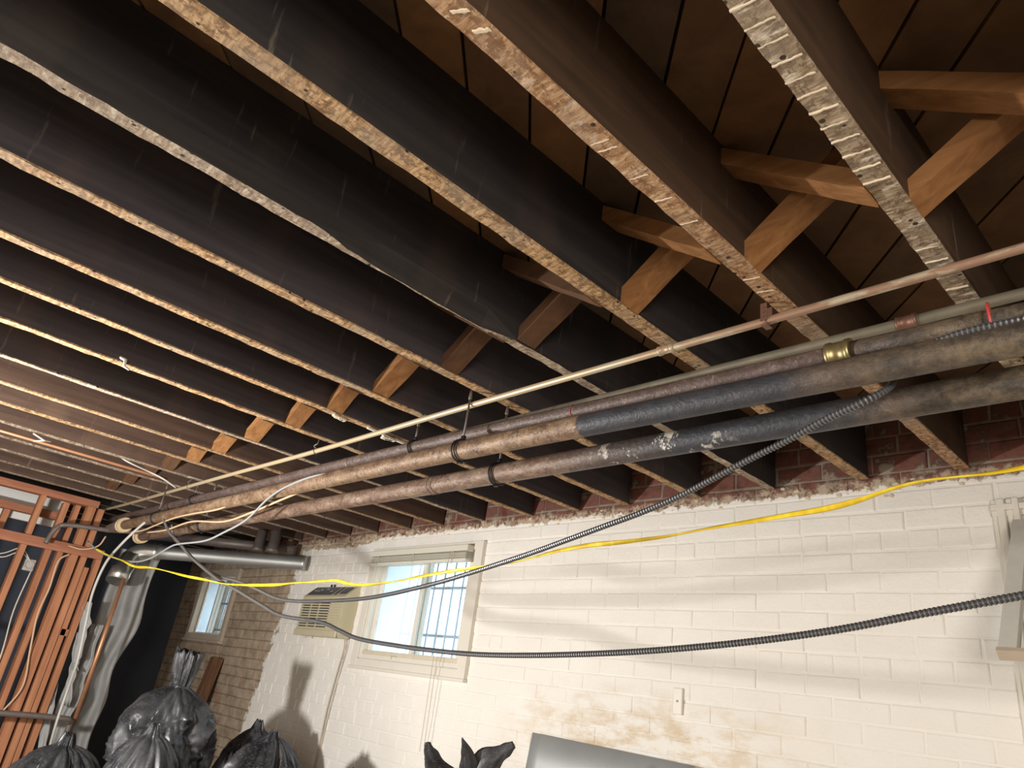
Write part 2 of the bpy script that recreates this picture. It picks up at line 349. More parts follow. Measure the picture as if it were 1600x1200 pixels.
def spline(pts, per=8):
    P = [Vector(p) for p in pts]; P = [P[0] * 2 - P[1]] + P + [P[-1] * 2 - P[-2]]; out = []
    for i in range(1, len(P) - 2):
        for k in range(per):
            t = k / per; a, b_, c, d = P[i - 1], P[i], P[i + 1], P[i + 2]
            out.append(0.5 * ((2 * b_) + (c - a) * t + (2 * a - 5 * b_ + 4 * c - d) * t * t + (3 * b_ - a - 3 * c + d) * t ** 3))
    return out + [P[-2]]
def resample(pts, stepl):
    pts = [Vector(p) for p in pts]; out = [pts[0]]; acc = 0.0
    for a, b_ in zip(pts, pts[1:]):
        L = (b_ - a).length; d = stepl - acc
        while d <= L: out.append(a + (b_ - a) * (d / L)); d += stepl
        acc = L - (d - stepl)
    return out

# ------------------------------------------------------------------ setting
tag(MB().box((XL - .2, YB - .2, FLOOR - 0.1), (XR + .2, WY + .33, FLOOR)).build('floor', M['floor']), kind='structure')
tag(MB().box((XR, YB, FLOOR), (XR + 0.2, WY, TOP + .1)).build('wall_right', M['plaster']), kind='structure')
tag(MB().box((XL - .2, YB - 0.2, FLOOR), (XR + .2, YB, TOP + .1)).build('wall_back', M['plaster']), kind='structure')
wl = tag(MB().box((XL - 0.2, YB, FLOOR), (XL, WY, TOP + .1)).build('wall_left', M['black_sheet']), kind='structure')

# openings in the brick wall: x0, x1, z0, z1
OPEN = [(-4.70, -3.625, 0.155, 0.86), (-0.60, 0.40, 0.00, 0.84), (-8.04, -7.24, 0.16, 0.76)]
WF = WY + 0.0045     # face of the masonry behind the brick faces
wall = MB()
xs = sorted([XL - .2, XR + .2] + [o[0] for o in OPEN] + [o[1] for o in OPEN])
for a, b_ in zip(xs, xs[1:]):
    hole = [o for o in OPEN if a >= o[0] - 1e-6 and b_ <= o[1] + 1e-6]
    if hole:
        o_ = hole[0]; wall.box((a, WF, FLOOR), (b_, WF + 0.3, o_[2])); wall.box((a, WF, o_[3]), (b_, WF + 0.3, TOP + .1))
    else: wall.box((a, WF, FLOOR), (b_, WF + 0.3, TOP + .1))
wf = wall.build('wall_front', M['mortar']); tag(wf, kind='structure')
wfo = wf.location.copy()

def brick_cells():
    pitch = 0.0805; z = -1.03; row = 0; out = []
    while z < TOP - 0.02:
        h = pitch - 0.0075; header = (row % 6 == 4); L = 0.108 if header else 0.214
        x = XL + 0.01 + (row * 0.107 % L if not header else 0.05) - L
        while x < 0.85:
            l = L - 0.0065; cells = [(x, x + l, z, z + h)]
            for (a, b_, c, d) in OPEN:
                nxt = []
                for (p, q, s_, t) in cells:
                    if q <= a or p >= b_ or t <= c or s_ >= d: nxt.append((p, q, s_, t)); continue
                    if p < a: nxt.append((p, a, s_, t))
                    if q > b_: nxt.append((b_, q, s_, t))
                    if s_ < c and t > c and (c - s_) > 0.02: nxt.append((max(p, a), min(q, b_), s_, c))
                    if t > d and s_ < d and (t - d) > 0.02: nxt.append((max(p, a), min(q, b_), d, t))
                cells = nxt
            out += [(max(p, XL + .01), q, s_, t) for (p, q, s_, t) in cells if q - max(p, XL + .01) > 0.02]
            x += L
        z += pitch; row += 1
    return out
def brick_geo(l, h, bev=0.005, d=0.03):
    v = []; 
    for (sx, sz, y) in [(l / 2, h / 2, d), (l / 2, h / 2, bev * .55), (l / 2 - bev, h / 2 - bev, 0)]:
        v += [(-sx, y, -sz), (sx, y, -sz), (sx, y, sz), (-sx, y, sz)]
    f = [(8, 9, 10, 11)]
    for k in (0, 4):
        for i in range(4): f.append((k + i, k + (i + 1) % 4, k + 4 + (i + 1) % 4, k + 4 + i))
    return v, f
cells = brick_cells()
ok = lambda c: (c[0] + c[1]) / 2 > -3.55 and (c[2] + c[3]) / 2 > -0.35
cells.sort(key=lambda c: (not ok(c), -(c[0])))
share = {}; far = MB()
for i, (a, b_, c, d) in enumerate(cells):
    l, h = round(b_ - a, 3), round(d - c, 3); y = WY + rnd.uniform(-0.001, 0.0035)
    rx, rz = rnd.uniform(-0.03, 0.035), rnd.uniform(-0.010, 0.010); ry = rnd.uniform(-.012, .012)
    cc = Vector(((a + b_) / 2 + rnd.uniform(-.003, .003), y, (c + d) / 2 + rnd.uniform(-.002, .002)))
    if i < 300:
        if (l, h) not in share:
            v, f = brick_geo(l, h); me = bpy.data.meshes.new('brick'); me.from_pydata(v, [], f); me.materials.append(M['brick']); share[(l, h)] = me
        o = bpy.data.objects.new('brick', share[(l, h)]); C.objects.link(o); o.parent = wf
        o.location = cc - wfo; o.rotation_euler = (rx, ry, rz)
    else:
        v, f = brick_geo(l, h); r = Matrix.Rotation(rz, 3, 'Z') @ Matrix.Rotation(ry, 3, 'Y') @ Matrix.Rotation(rx, 3, 'X')
        far.add([r @ Vector(p) + cc for p in v], f)
fb = obj('far_bricks', [Vector(v) - wfo for v in far.v], far.f, M['brick'], wf); fb['kind'] = 'stuff'

# crumbled mortar and plaster along the top of the painted wall
cr = MB(); r2 = random.Random(3)
for i in range(190):
    x = r2.uniform(-5.95, 0.4); z = 0.995 + r2.gauss(0.006, 0.014) - (0.04 if x < -4.9 else 0); s = r2.uniform(0.003, 0.011)
    n_ = 5; vs = []; fs = []
    for k in range(2):
        for j in range(n_):
            a = j * 2 * math.pi / n_; rr = s * r2.uniform(0.7, 1.3) * (1.0 if k == 0 else 0.55)
            vs.append((x + rr * math.cos(a) * 1.8, WY + 0.004 - k * s * 0.7, z + rr * math.sin(a)))
    fs = [(j, (j + 1) % n_, n_ + (j + 1) % n_, n_ + j) for j in range(n_)] + [tuple(range(n_, 2 * n_))]
    cr.add(vs, fs)
o = obj('mortar_crumbs', [Vector(v) - wfo for v in cr.v], cr.f, M['plaster_bit'], wf); o['kind'] = 'stuff'

# ceiling: diagonal subfloor boards on a dark underlay
ce = MB().box((XL, YB, TOP + 0.022), (XR, WY + .3, TOP + 0.1)).build('ceiling', M['backing']); tag(ce, kind='structure')
def clip_strip(u0, u1):
    poly = [(XL, YB), (XR, YB), (XR, WY), (XL, WY)]
    for sgn, lim in ((1, u0), (-1, -u1)):
        out = []
        for i in range(len(poly)):
            p, q = poly[i], poly[(i + 1) % len(poly)]; dp = sgn * (p[0] + p[1]) / math.sqrt(2) - lim; dq = sgn * (q[0] + q[1]) / math.sqrt(2) - lim
            if dp >= 0: out.append(p)
            if (dp > 0) != (dq > 0): t = dp / (dp - dq); out.append((p[0] + (q[0] - p[0]) * t, p[1] + (q[1] - p[1]) * t))
        poly = out
        if len(poly) < 3: return []
    return poly
u = -8.4
while u < 3.7:
    w = rnd.uniform(0.135, 0.165); poly = clip_strip(u, u + w - rnd.uniform(0.005, 0.009))
    if poly:
        n_ = len(poly); dz = rnd.uniform(-0.002, 0.003)
        v = [(p[0], p[1], TOP + dz) for p in poly] + [(p[0], p[1], TOP + 0.021) for p in poly]
        f = [tuple(reversed(range(n_))), tuple(range(n_, 2 * n_))] + [(i, (i + 1) % n_, n_ + (i + 1) % n_, n_ + i) for i in range(n_)]
        pl = obj('plank', v, f, M[rnd.choice(['plank', 'plank', 'plank_dark', 'plank_warm'])], ce); pl.data.transform(Matrix.Translation(-ce.location))
    u += w

# outside: neighbouring white wall and ground seen through the windows
m, nt, b = new_mat('neighbour_white_brick', 0.8)
bt = N(nt, 'ShaderNodeTexBrick'); bt.inputs['Scale'].default_value = 1.0; bt.inputs['Brick Width'].default_value = 0.4; bt.inputs['Row Height'].default_value = 0.16
bt.inputs['Mortar Size'].default_value = 0.008; bt.inputs['Color1'].default_value = (0.80, 0.86, 0.92, 1); bt.inputs['Color2'].default_value = (0.86, 0.90, 0.94, 1); bt.inputs['Mortar'].default_value = (0.42, 0.50, 0.58, 1)
mp = N(nt, 'ShaderNodeMapping'); mp.inputs['Rotation'].default_value = (math.pi / 2, 0, 0); g = N(nt, 'ShaderNodeNewGeometry')
nt.links.new(g.outputs['Position'], mp.inputs[0]); nt.links.new(mp.outputs[0], bt.inputs['Vector']); col(nt, b, bt.outputs[0])
tag(MB().box((-16, 6.2, -0.6), (6, 6.4, 2.6)).build('wall_outside', m), kind='structure')
tag(MB().box((-16, WY + 0.31, -0.7), (6, 6.2, -0.6)).build('ground_outside', M['floor']), kind='structure')

# ------------------------------------------------------------------ joists
# x, half width, side material, bottom material, label
JO = [
 (-0.003, .026, 'side_brown', 'bot_white', 'brown ceiling joist beyond the right edge, first from the right'),
 (-0.397, .026, 'side_brown', 'bot_white', 'near brown joist with pale plaster ridges across its underside, top right'),
 (-0.768, .025, 'side_brown', 'bot_rust', 'brown joist with orange-tan underside carrying the copper line strap'),
 (-1.143, .025, 'side_black', 'bot_tan', 'dark joist with speckled tan saw-marked underside, third large one from the right'),
 (-1.552, .020, 'side_black', 'bot_grey', 'black joist with grey underside that narrows to a thin edge'),
 (-1.950, .022, 'side_grey', 'bot_tan', 'dark joist holding the hanger rods of the two large pipes'),
 (-2.395, .021, 'side_grey', 'bot_tan', 'dark joist holding the hanger of the thin brown pipe'),
 (-2.750, .020, 'side_grey', 'bot_tan', 'grey-brown joist with plain tan edge just left of the thin brown pipe hanger'),
 (-3.140, .022, 'side_grey', 'bot_tan', 'dark joist with thick pale edge and a white ceramic tube on its side'),
 (-3.590, .018, 'side_grey', 'bot_grey', 'dark joist with thin greyish edge left of the ceramic tube'),
 (-4.020, .020, 'side_umber', 'bot_tan', 'reddish brown joist with bright orange-tan edge'),
 (-4.410, .020, 'side_umber', 'bot_tan', 'umber joist where the thin grey wire leaves the ceiling'),
 (-4.850, .020, 'side_umber', 'bot_grey', 'umber joist right of the long copper tube'),
 (-5.250, .020, 'side_umber', 'bot_grey', 'umber joist directly above the long copper tube'),
 (-5.650, .020, 'side_umber', 'bot_grey', 'far umber joist left of the long copper tube'),
 (-6.080, .020, 'side_umber', 'bot_grey', 'far umber joist nearest to the reddish stud frame'),
 (-6.480, .020, 'side_umber', 'bot_grey', 'far joist close above the stud frame top plate'),
 (-6.900, .020, 'side_black', 'bot_grey', 'far dark joist just behind the stud frame'),
 (-7.300, .020, 'side_black', 'bot_grey', 'far dark joist over the right side of the small barred window'),
 (-7.720, .020, 'side_black', 'bot_grey', 'far dark joist over the middle of the small barred window'),
 (-8.130, .020, 'side_black', 'bot_grey', 'farthest dark joist near the black end wall'),
]
def joist(x, hw, sm, bm_, label, i):
    r = random.Random(100 + i); near = x > -3.3; n = 150 if near else 50; y0, y1 = YB + 0.005, WY - 0.012
    v = []; f = []; mi = []
    for k in range(n + 1):
        y = y0 + (y1 - y0) * k / n; P = Vector((x * 3, y * 9, 1.7 + i)); P2 = Vector((x, y * 40, 4.1))
        j = lambda q, a: a * noise.noise(P2 + Vector((q, 0, 0)))
        bow = 0.006 * noise.noise(Vector((i * 7.1, y * 0.5, 0)))
        a = .004 if near else .002
        c = 0.0
        if i == 4:     # the split that thins the lower edge of the fifth joist
            c = max(0.0, min(1.0, (y - 0.60) / 0.18)) * max(0.0, min(1.0, (1.32 - y) / 0.14)) * 0.034
        wl_ = x - hw + bow + j(0, a); wr_ = x + hw + bow + j(9, a); zb = H + 0.003 * noise.noise(P)
        if i == 4: wl_ -= 0.006 * max(0, min(1, (0.8 - y) / 0.4)) if y < 0.8 else 0
        v += [(wl_, y, zb + j(5, .003)), (wr_ - c, y, zb + j(7, .003)), (x + hw + bow, y, H + 0.006 + c * 1.5), (x + hw + bow, y, TOP), (x - hw + bow, y, TOP), (x - hw + bow, y, H + 0.006)]
    for k in range(n):
        for q, mt in ((0, 1), (1, 1 if i != 4 else 0), (2, 0), (3, 0), (4, 0), (5, 1)):
            f.append((k * 6 + q, (k + 1) * 6 + q, (k + 1) * 6 + (q + 1) % 6, k * 6 + (q + 1) % 6)); mi.append(mt)
    f += [(5, 4, 3, 2, 1, 0), tuple(n * 6 + q for q in range(6))]; mi += [0, 0]
    o = obj('ceiling_joist', v, [tuple(reversed(q)) for q in f], [M[sm], M[bm_]], None, False, mi)
    c = Vector((x, (y0 + y1) / 2, H)); o.data.transform(Matrix.Translation(-c)); o.location = c
    return tag(o, label, 'joist', 'ceiling joists running to the white brick wall')
joists = [joist(*a, i) for i, a in enumerate(JO)]
# plaster ridges left by the laths under joist 1, and a few lumps under joist 2
def ridge(par, x, y, w, t, hh, ang=0.12):
    mb = MB(); n_ = 9; vs = []
    for k in range(n_):
        s_ = (k / (n_ - 1) - .5); yy = y + s_ * ang * w + 0.0025 * noise.noise(Vector((x * 50, y * 90, k * 1.3)))
        t2 = t * (1 + 0.5 * noise.noise(Vector((k * 2.1, y * 40, 3)))); h2 = hh * (1 + .4 * noise.noise(Vector((k * 1.7, y * 31, 8))))
        for (dy, dz) in ((-t2, 0.002), (-t2 * .5, -h2), (t2 * .5, -h2), (t2, 0.002)): vs.append((x + s_ * w, yy + dy, H + dz))
    fs = [(k * 4 + q, k * 4 + q + 1, (k + 1) * 4 + q + 1, (k + 1) * 4 + q) for k in range(n_ - 1) for q in range(3)] + [(0, 1, 2, 3), tuple(reversed([(n_ - 1) * 4 + q for q in range(4)]))]
    return MB().add(vs, fs).build('plaster_ridge', M['plaster_bit'], par)
y = 0.66
while y < 1.24: ridge(joists[1], -0.397, y, 0.050, 0.0028, 0.003); y += 0.047 + rnd.uniform(-.004, .004)
for y in (1.50, 1.56, 1.70, 1.78): ridge(joists[1], -0.397, y, 0.046, 0.002, 0.0025)
for y in (0.80, 0.825, 0.93, 1.02, 1.12, 1.40, 1.47): ridge(joists[2], -0.768, y, 0.040, 0.0022, 0.002, 0.25)
for y in (0.42, 0.47): ridge(joists[2], -0.760, y, 0.026, 0.006, 0.003, 0.6)

# ------------------------------------------------------------------ cross braces between the joists
bays = ['bay at the right edge', 'bay right of the plaster-ridged joist', 'bay between plaster-ridged and strap joists', 'bay left of the strap joist']
ordn = ['first', 'second', 'third', 'fourth', 'fifth', 'sixth', 'seventh', 'eighth', 'ninth', 'tenth', 'eleventh', 'twelfth', 'thirteenth', 'fourteenth', 'fifteenth', 'sixteenth']
def brace(xa, xb, ya, yb, za, zb, w, h=.050, n=8):
    vs = []; q0 = rnd.random() * 50
    for k in range(n + 1):
        t = k / n; x = xa + (xb - xa) * t; y = ya + (yb - ya) * t; z = za + (zb - za) * t
        jj = lambda q: .003 * noise.noise(Vector((q0 + q, t * 4, 0)))
        vs += [(x, y - w / 2 + jj(0), z + jj(3)), (x, y + w / 2 + jj(1), z + jj(4)), (x, y + w / 2 + jj(1), z + h), (x, y - w / 2 + jj(0), z + h)]
    fs = [(k * 4 + q, k * 4 + (q + 1) % 4, (k + 1) * 4 + (q + 1) % 4, (k + 1) * 4 + q) for k in range(n) for q in range(4)] + [(0, 3, 2, 1), tuple(n * 4 + q for q in range(4))]
    return MB().add(vs, fs)
for i in range(0, 15):
    xr, xl = JO[i][0] - JO[i][1], JO[i + 1][0] + JO[i + 1][1]
    mt = 'brace' if i in (0, 1, 2, 5, 6, 7, 8, 9, 10) else 'brace_dull'
    if i in (3, 4): mt = 'brace_dull'
    # rises to the right: foot low on the left joist, head high on the right joist
    o = brace(xl + .001, xr - .001, 1.355, 1.345, H + .003, TOP - .062, .080).build('cross_brace', M[mt])
    tag(o, '%s wooden cross brace, head at right joist, %s bay from the right' % ('orange' if mt == 'brace' else 'dull brown', ordn[i]), 'brace', 'cross braces between the joists')
    mt = 'brace' if i < 3 else 'brace_dull'
    o = brace(xl + .001, xr - .001, 1.240, 1.262, TOP - .062, H - .006, .072).build('cross_brace', M[mt])
    tag(o, '%s wooden cross brace, head at left joist, %s bay from the right' % ('orange' if mt == 'brace' else 'dull brown', ordn[i]), 'brace', 'cross braces between the joists')

# ------------------------------------------------------------------ pipes along the wall
def along(x0, x1, y, z, n=40, sag=0.0):
    return [(x0 + (x1 - x0) * k / n, y, z) for k in range(n + 1)]
def collar(par, x, y, z, R, L, mat, name='coupling', lip=0.003):
    pts = [(x - L / 2, y, z), (x - L / 2 + .001, y, z), (x - L / 2 + L * .2, y, z), (x - L / 2 + L * .22, y, z), (x + L / 2 - L * .22, y, z), (x + L / 2 - L * .2, y, z), (x + L / 2 - .001, y, z), (x + L / 2, y, z)]
    rr = [R, R + lip, R + lip, R, R, R + lip, R + lip, R]
    return MB().tube(pts, rr, 28).build(name, M[mat], par, True)
XE = 1.6
pm = MB().tube(spline([(-5.95, 1.515, .80), (-4, 1.515, .80), (-2, 1.515, .800), (-.35, 1.515, .777), (XE, 1.515, .750)], 16), 0.035, 32).build('steel_pipe', M['pipe_mid'], None, True)
tag(pm, 'thick middle pipe, rusty tan at left turning black to the right', 'pipe', 'pipes hung under the joists')
collar(pm, -5.97, 1.515, 0.80, 0.052, 0.07, 'collar', 'end_collar')
MB().tube([(-6.0, 1.515, .80), (-6.12, 1.515, .80), (-6.30, 1.50, .79), (-6.42, 1.50, .785)], [.044, .044, .030, .012], 24).build('reducer', M['iron_grey'], pm, True)
pl_ = MB().tube(along(-6.05, XE, 1.690, 0.762), 0.037, 32).build('steel_pipe', M['pipe_low'], None, True)
tag(pl_, 'thick lower pipe nearest the wall with white paint splashes on black', 'pipe', 'pipes hung under the joists')
collar(pl_, -6.08, 1.69, .762, 0.050, 0.08, 'collar', 'end_collar')
collar(pl_, -2.35, 1.69, .762, 0.038, 0.035, 'pipe_low', 'coupling', 0.002)
p1 = MB().tube(spline([(-6.75, 1.6, .922), (-4, 1.6, .915), (-2.4, 1.6, .909), (-.5, 1.6, .878), (XE, 1.6, .845)], 16), 0.0245, 28).build('steel_pipe', M['pipe_rear'], None, True)
tag(p1, 'slimmer brown pipe behind the two thick ones with a brass union', 'pipe', 'pipes hung under the joists')
collar(p1, -0.640, 1.60, .8805, 0.031, 0.060, 'brass', 'brass_union', 0.003)
ru = MB().tube([(-.61, 1.6, .880), (-.47, 1.6, .8775), (-.33, 1.6, .8755)], 0.0258, 28).build('rusty_section', M['pipe_mid'], p1, True)
pc = MB().tube(along(-5.2, XE, 1.755, 1.012), 0.0145, 20).build('steel_pipe', M['olive_pipe'], None, True)
tag(pc, 'narrow dark grey-green pipe tight under the joists behind the others', 'pipe', 'pipes hung under the joists')
collar(pc, -0.53, 1.755, 1.012, 0.018, 0.05, 'dull_copper', 'coupling', 0.002)
lp = MB().tube(spline([(XE, 1.537, .992), (-0.8, 1.535, .992), (-1.98, 1.532, .990), (-3.2, 1.53, .980), (-4.2, 1.53, .985), (-5.2, 1.53, .985), (-6.2, 1.53, .985), (-6.95, 1.53, .995)], 8), 0.0113, 18).build('copper_line', M['line_pipe'], None, True)
tag(lp, 'thin cream and copper coloured line slanting below the joists', 'pipe', 'pipes hung under the joists')
for x in (-1.113,):
    collar(lp, x, 1.534, .992, 0.0125, 0.055, 'line_pipe', 'coupling', 0.002)

def hanger(x, y, z, R, label, top=H):
    rt = empty('pipe_hanger', (x, y, z - R)); k = MB()
    for dx in (-.007, .007): k.ring((x + dx, y, z), (1, 0.0, 0), R + .005, .0032, 36, 8)
    k.tube([(x - .011, y, z - R - .010), (x + .016, y, z - R - .013)], .004, 8)
    k.box((x - .009, y - .006, z + R + .002), (x + .009, y + .006, z + R + .022), bev=.001)
    k.build('ring', M['black_iron'], rt, True)
    MB().tube([(x, y, z + R + .012), (x, y, top - .03)], .0042, 10).build('rod', M['iron_grey'], rt, True)
    MB().tube([(x, y, top - .036), (x, y, top - .030), (x, y, top - .012), (x, y, top + .006)], [.005, .0075, .0055, .004], 10).build('lag_screw', M['iron_grey'], rt, True)
    return tag(rt, label, 'pipe hanger', 'pipe hangers')
hanger(-2.425, 1.600, .909, .0245, 'black ring hanger around the slim brown pipe')
hanger(-1.985, 1.515, .800, .036, 'black ring hanger around the thick middle pipe')
hanger(-1.965, 1.690, .762, .037, 'black ring hanger around the thick lower pipe')
hanger(-4.90, 1.600, .917, .0245, 'far ring hanger around the slim brown pipe near its left end')
hanger(-5.25, 1.515, .800, .036, 'far ring hanger around the thick middle pipe near the collars')
hanger(-4.83, 1.690, .762, .037, 'far ring hanger around the thick lower pipe')

def strap(x, y, label, wire=False, z=.990):
    k = MB()
    k.ring((x, y, z), (1, 0, 0), .0135, .002, 20, 6)
    if wire: k.tube(spline([(x, y, z + .013), (x - .012, y - .01, z + .026), (x + .010, y - .006, z + .036), (x + .002, y, H - .001)], 4), .003, 6)
    else:
        for s_ in (-1, 1): k.box((x - .009, y + s_ * .014 - .001, z - .003), (x + .009, y + s_ * .014 + .001, H - .001))
        k.box((x - .009, y - .016, z - .016), (x + .009, y + .016, z - .0125), bev=.001)
        for q in range(3): k.tube([(x, y - .0155, z + .008 + q * .013), (x, y - .0175, z + .008 + q * .013)], .003, 8)
    o = k.build('pipe_strap', M['iron_grey'] if wire else M['dull_copper'], None, False)
    return tag(o, label, 'strap', 'straps of the copper line')
strap(-0.800, 1.535, 'perforated coppery strap holding the thin line to its joist')
strap(-3.17, 1.530, 'rusty wire tie holding the thin line, beside a plaster scrap', True, .980)
strap(-4.85, 1.530, 'far wire tie on the thin line near the electric cable', True, .985)
strap(-5.66, 1.530, 'farthest wire tie on the thin line near the stud frame', True, .985)
def tie(x, y, z, R, mat, label, r=.0016):
    k = MB(); k.ring((x, y, z), (1, .12, .05), R, r, 28, 6)
    return tag(k.build('pipe_tie', M[mat], None, True), label, 'tie', 'wire ties around the slim pipe')
tie(-0.316, 1.588, .868, .040, 'red_plastic', 'bright red plastic tie binding the flex conduit to the pipe', .003)
tie(-1.52, 1.60, .895, .0262, 'red_plastic', 'thin red wire tie on the slim brown pipe, right of the hangers', .0014)
tie(-2.93, 1.60, .906, .0290, 'copper', 'thin red-brown wire tie bundling cables to the slim pipe', .0014)

# ------------------------------------------------------------------ cables
def flex(name, pts, r, label, per=10, mat='flex', pitch=0.0095):
    P = resample(spline(pts, per), pitch / 3); rr = [r if k % 3 else r * 0.74 for k in range(len(P))]
    b_ = MB().tube(P, rr, 12)
    for k in range(len(P) - 1):
        if k % 3 != 1: b_.m[k * 12:(k + 1) * 12] = [1] * 12
    o = b_.build(name, [M[mat], M['flex_groove']], None, False); return tag(o, label, 'cable', 'loose cables')
CABLE_LOW = [(-0.251, 1.677, 0.332), (-0.311, 1.681, 0.321), (-0.354, 1.683, 0.314), (-0.531, 1.696, 0.281), (-0.741, 1.711, 0.24), (-0.992, 1.724, 0.203), (-1.296, 1.735, 0.169), (-1.593, 1.743, 0.145), (-1.825, 1.747, 0.131), (-2.02, 1.748, 0.124), (-2.238, 1.746, 0.124), (-2.482, 1.742, 0.13), (-2.757, 1.734, 0.144), (-2.905, 1.721, 0.171), (-3.064, 1.708, 0.2), (-3.429, 1.697, 0.219), (-3.627, 1.678, 0.262), (-3.915, 1.646, 0.334), (-4.156, 1.621, 0.391), (-4.504, 1.569, 0.511), (-4.689, 1.529, 0.604), (-4.838, 1.501, 0.67), (-4.933, 1.467, 0.752)]
CABLE_UP = [(-0.148, 1.522, 0.815), (-0.205, 1.508, 0.811), (-0.245, 1.498, 0.807), (-0.303, 1.491, 0.805), (-0.354, 1.491, 0.804), (-0.405, 1.5, 0.801), (-0.453, 1.539, 0.81), (-0.51, 1.625, 0.832), (-0.533, 1.634, 0.805), (-0.528, 1.574, 0.753), (-0.569, 1.536, 0.713), (-0.661, 1.545, 0.69), (-0.762, 1.558, 0.658), (-0.87, 1.57, 0.628), (-0.988, 1.584, 0.592), (-1.094, 1.597, 0.561), (-1.23, 1.609, 0.529), (-1.377, 1.62, 0.501), (-1.539, 1.633, 0.47), (-1.687, 1.644, 0.442), (-1.882, 1.657, 0.409), (-2.138, 1.673, 0.368), (-2.342, 1.683, 0.341), (-2.568, 1.693, 0.316), (-2.766, 1.698, 0.301), (-3.038, 1.701, 0.292), (-3.343, 1.701, 0.29), (-3.542, 1.695, 0.304), (-3.752, 1.677, 0.346), (-3.982, 1.66, 0.386), (-4.237, 1.647, 0.416), (-4.506, 1.616, 0.49), (-4.695, 1.583, 0.569), (-4.875, 1.549, 0.651), (-4.903, 1.517, 0.729)]
CORD_Y = [(-0.24, 1.89, 0.649), (-0.309, 1.885, 0.645), (-0.357, 1.882, 0.638), (-0.421, 1.878, 0.631), (-0.486, 1.872, 0.629), (-0.569, 1.865, 0.624), (-0.644, 1.863, 0.61), (-0.725, 1.864, 0.589), (-0.808, 1.861, 0.574), (-0.913, 1.855, 0.563), (-1.025, 1.848, 0.551), (-1.165, 1.839, 0.536), (-1.296, 1.832, 0.52), (-1.436, 1.821, 0.509), (-1.586, 1.809, 0.501), (-1.723, 1.801, 0.486), (-1.841, 1.797, 0.465), (-1.998, 1.789, 0.445), (-2.199, 1.774, 0.428), (-2.422, 1.76, 0.405), (-2.583, 1.752, 0.385), (-2.799, 1.736, 0.368), (-2.912, 1.722, 0.372), (-3.004, 1.706, 0.385), (-3.128, 1.695, 0.381), (-3.34, 1.676, 0.371), (-3.51, 1.662, 0.361), (-3.753, 1.637, 0.358), (-4.015, 1.607, 0.362), (-4.224, 1.577, 0.38), (-4.447, 1.545, 0.399), (-4.686, 1.507, 0.426), (-4.901, 1.476, 0.444), (-5.131, 1.448, 0.453), (-5.32, 1.41, 0.492), (-5.522, 1.375, 0.522), (-5.732, 1.334, 0.566)]
WIRE_GRAY = [(-2.693, 1.519, 0.807), (-2.982, 1.489, 0.822), (-3.231, 1.478, 0.801), (-3.448, 1.48, 0.755), (-3.692, 1.498, 0.666), (-3.946, 1.499, 0.615), (-4.178, 1.495, 0.58), (-4.506, 1.472, 0.573), (-4.64, 1.467, 0.559), (-4.882, 1.468, 0.51), (-5.084, 1.461, 0.487), (-5.291, 1.443, 0.49), (-5.507, 1.416, 0.513), (-5.791, 1.373, 0.559), (-5.989, 1.326, 0.632)]
WIRE_DROP = [(-5.38, 1.505, 0.795), (-5.445, 1.474, 0.728), (-5.544, 1.434, 0.616), (-5.706, 1.419, 0.485), (-5.81, 1.43, 0.289), (-5.883, 1.472, 0.099), (-5.86, 1.5, -0.151), (-5.958, 1.528, -0.361), (-5.932, 1.525, -0.56), (-6.033, 1.572, -0.805), (-6.087, 1.617, -0.965)]
ROMEX = [(-2.737, 1.544, 0.818), (-2.938, 1.528, 0.835), (-3.165, 1.523, 0.823), (-3.413, 1.515, 0.815), (-3.687, 1.51, 0.798), (-3.911, 1.505, 0.786), (-4.155, 1.504, 0.763), (-4.506, 1.489, 0.761), (-4.798, 1.48, 0.753), (-5.122, 1.477, 0.725), (-5.296, 1.476, 0.71), (-5.537, 1.467, 0.705)]
ROMEX2 = [(-2.649, 1.543, 0.798), (-2.871, 1.527, 0.814), (-3.035, 1.523, 0.808), (-3.216, 1.528, 0.778), (-3.475, 1.531, 0.749), (-3.724, 1.533, 0.72), (-4.075, 1.531, 0.693), (-4.506, 1.503, 0.717), (-4.909, 1.499, 0.691), (-5.241, 1.485, 0.691)]
ELEC = [(-4.976, 0.975, 1.16), (-4.956, 1.035, 1.104), (-4.927, 1.101, 1.057), (-4.893, 1.158, 1.032), (-4.927, 1.294, 1.019), (-4.879, 1.368, 0.992), (-4.886, 1.465, 0.961)]
flex('flexible_conduit', CABLE_LOW, .0088, 'dark ribbed flexible conduit sagging lowest across the white wall')
flex('flexible_conduit', CABLE_UP, .0085, 'ribbed flexible conduit running up behind the pipes to the red tie')
P = resample(spline(CORD_Y, 10), 0.02)
o = MB().tube(P, [.0078 * (1 + .25 * noise.noise(Vector((k * .13, 0, 0)))) for k in range(len(P))], 8, flat=.45, twist=.09).build('extension_cord', M['yellow'], None, True)
tag(o, 'flat twisted yellow extension cord slung across the wall', 'cord', 'loose cables')
def cable(name, pts, r, mat, label, n=8):
    return tag(MB().tube(spline(pts, 6), r, n).build(name, M[mat], None, True), label, 'cable', 'loose cables')
cable('grey_cable', WIRE_GRAY, .0055, 'cord_grey', 'grey cable leaving the pipes and crossing to the stud frame')
cable('hanging_cable', WIRE_DROP, .009, 'cord_light', 'light grey cable hanging down past the reddish studs')
cable('tan_cable', ROMEX, .0055, 'romex', 'upper tan cable lying on top of the thick middle pipe')
cable('tan_cable', ROMEX2, .0055, 'romex', 'lower tan cable lying along the thick middle pipe')
cable('ceiling_wire', ELEC, .0055, 'cord_light', 'thin grey wire dropping from the far ceiling to the line pipe')
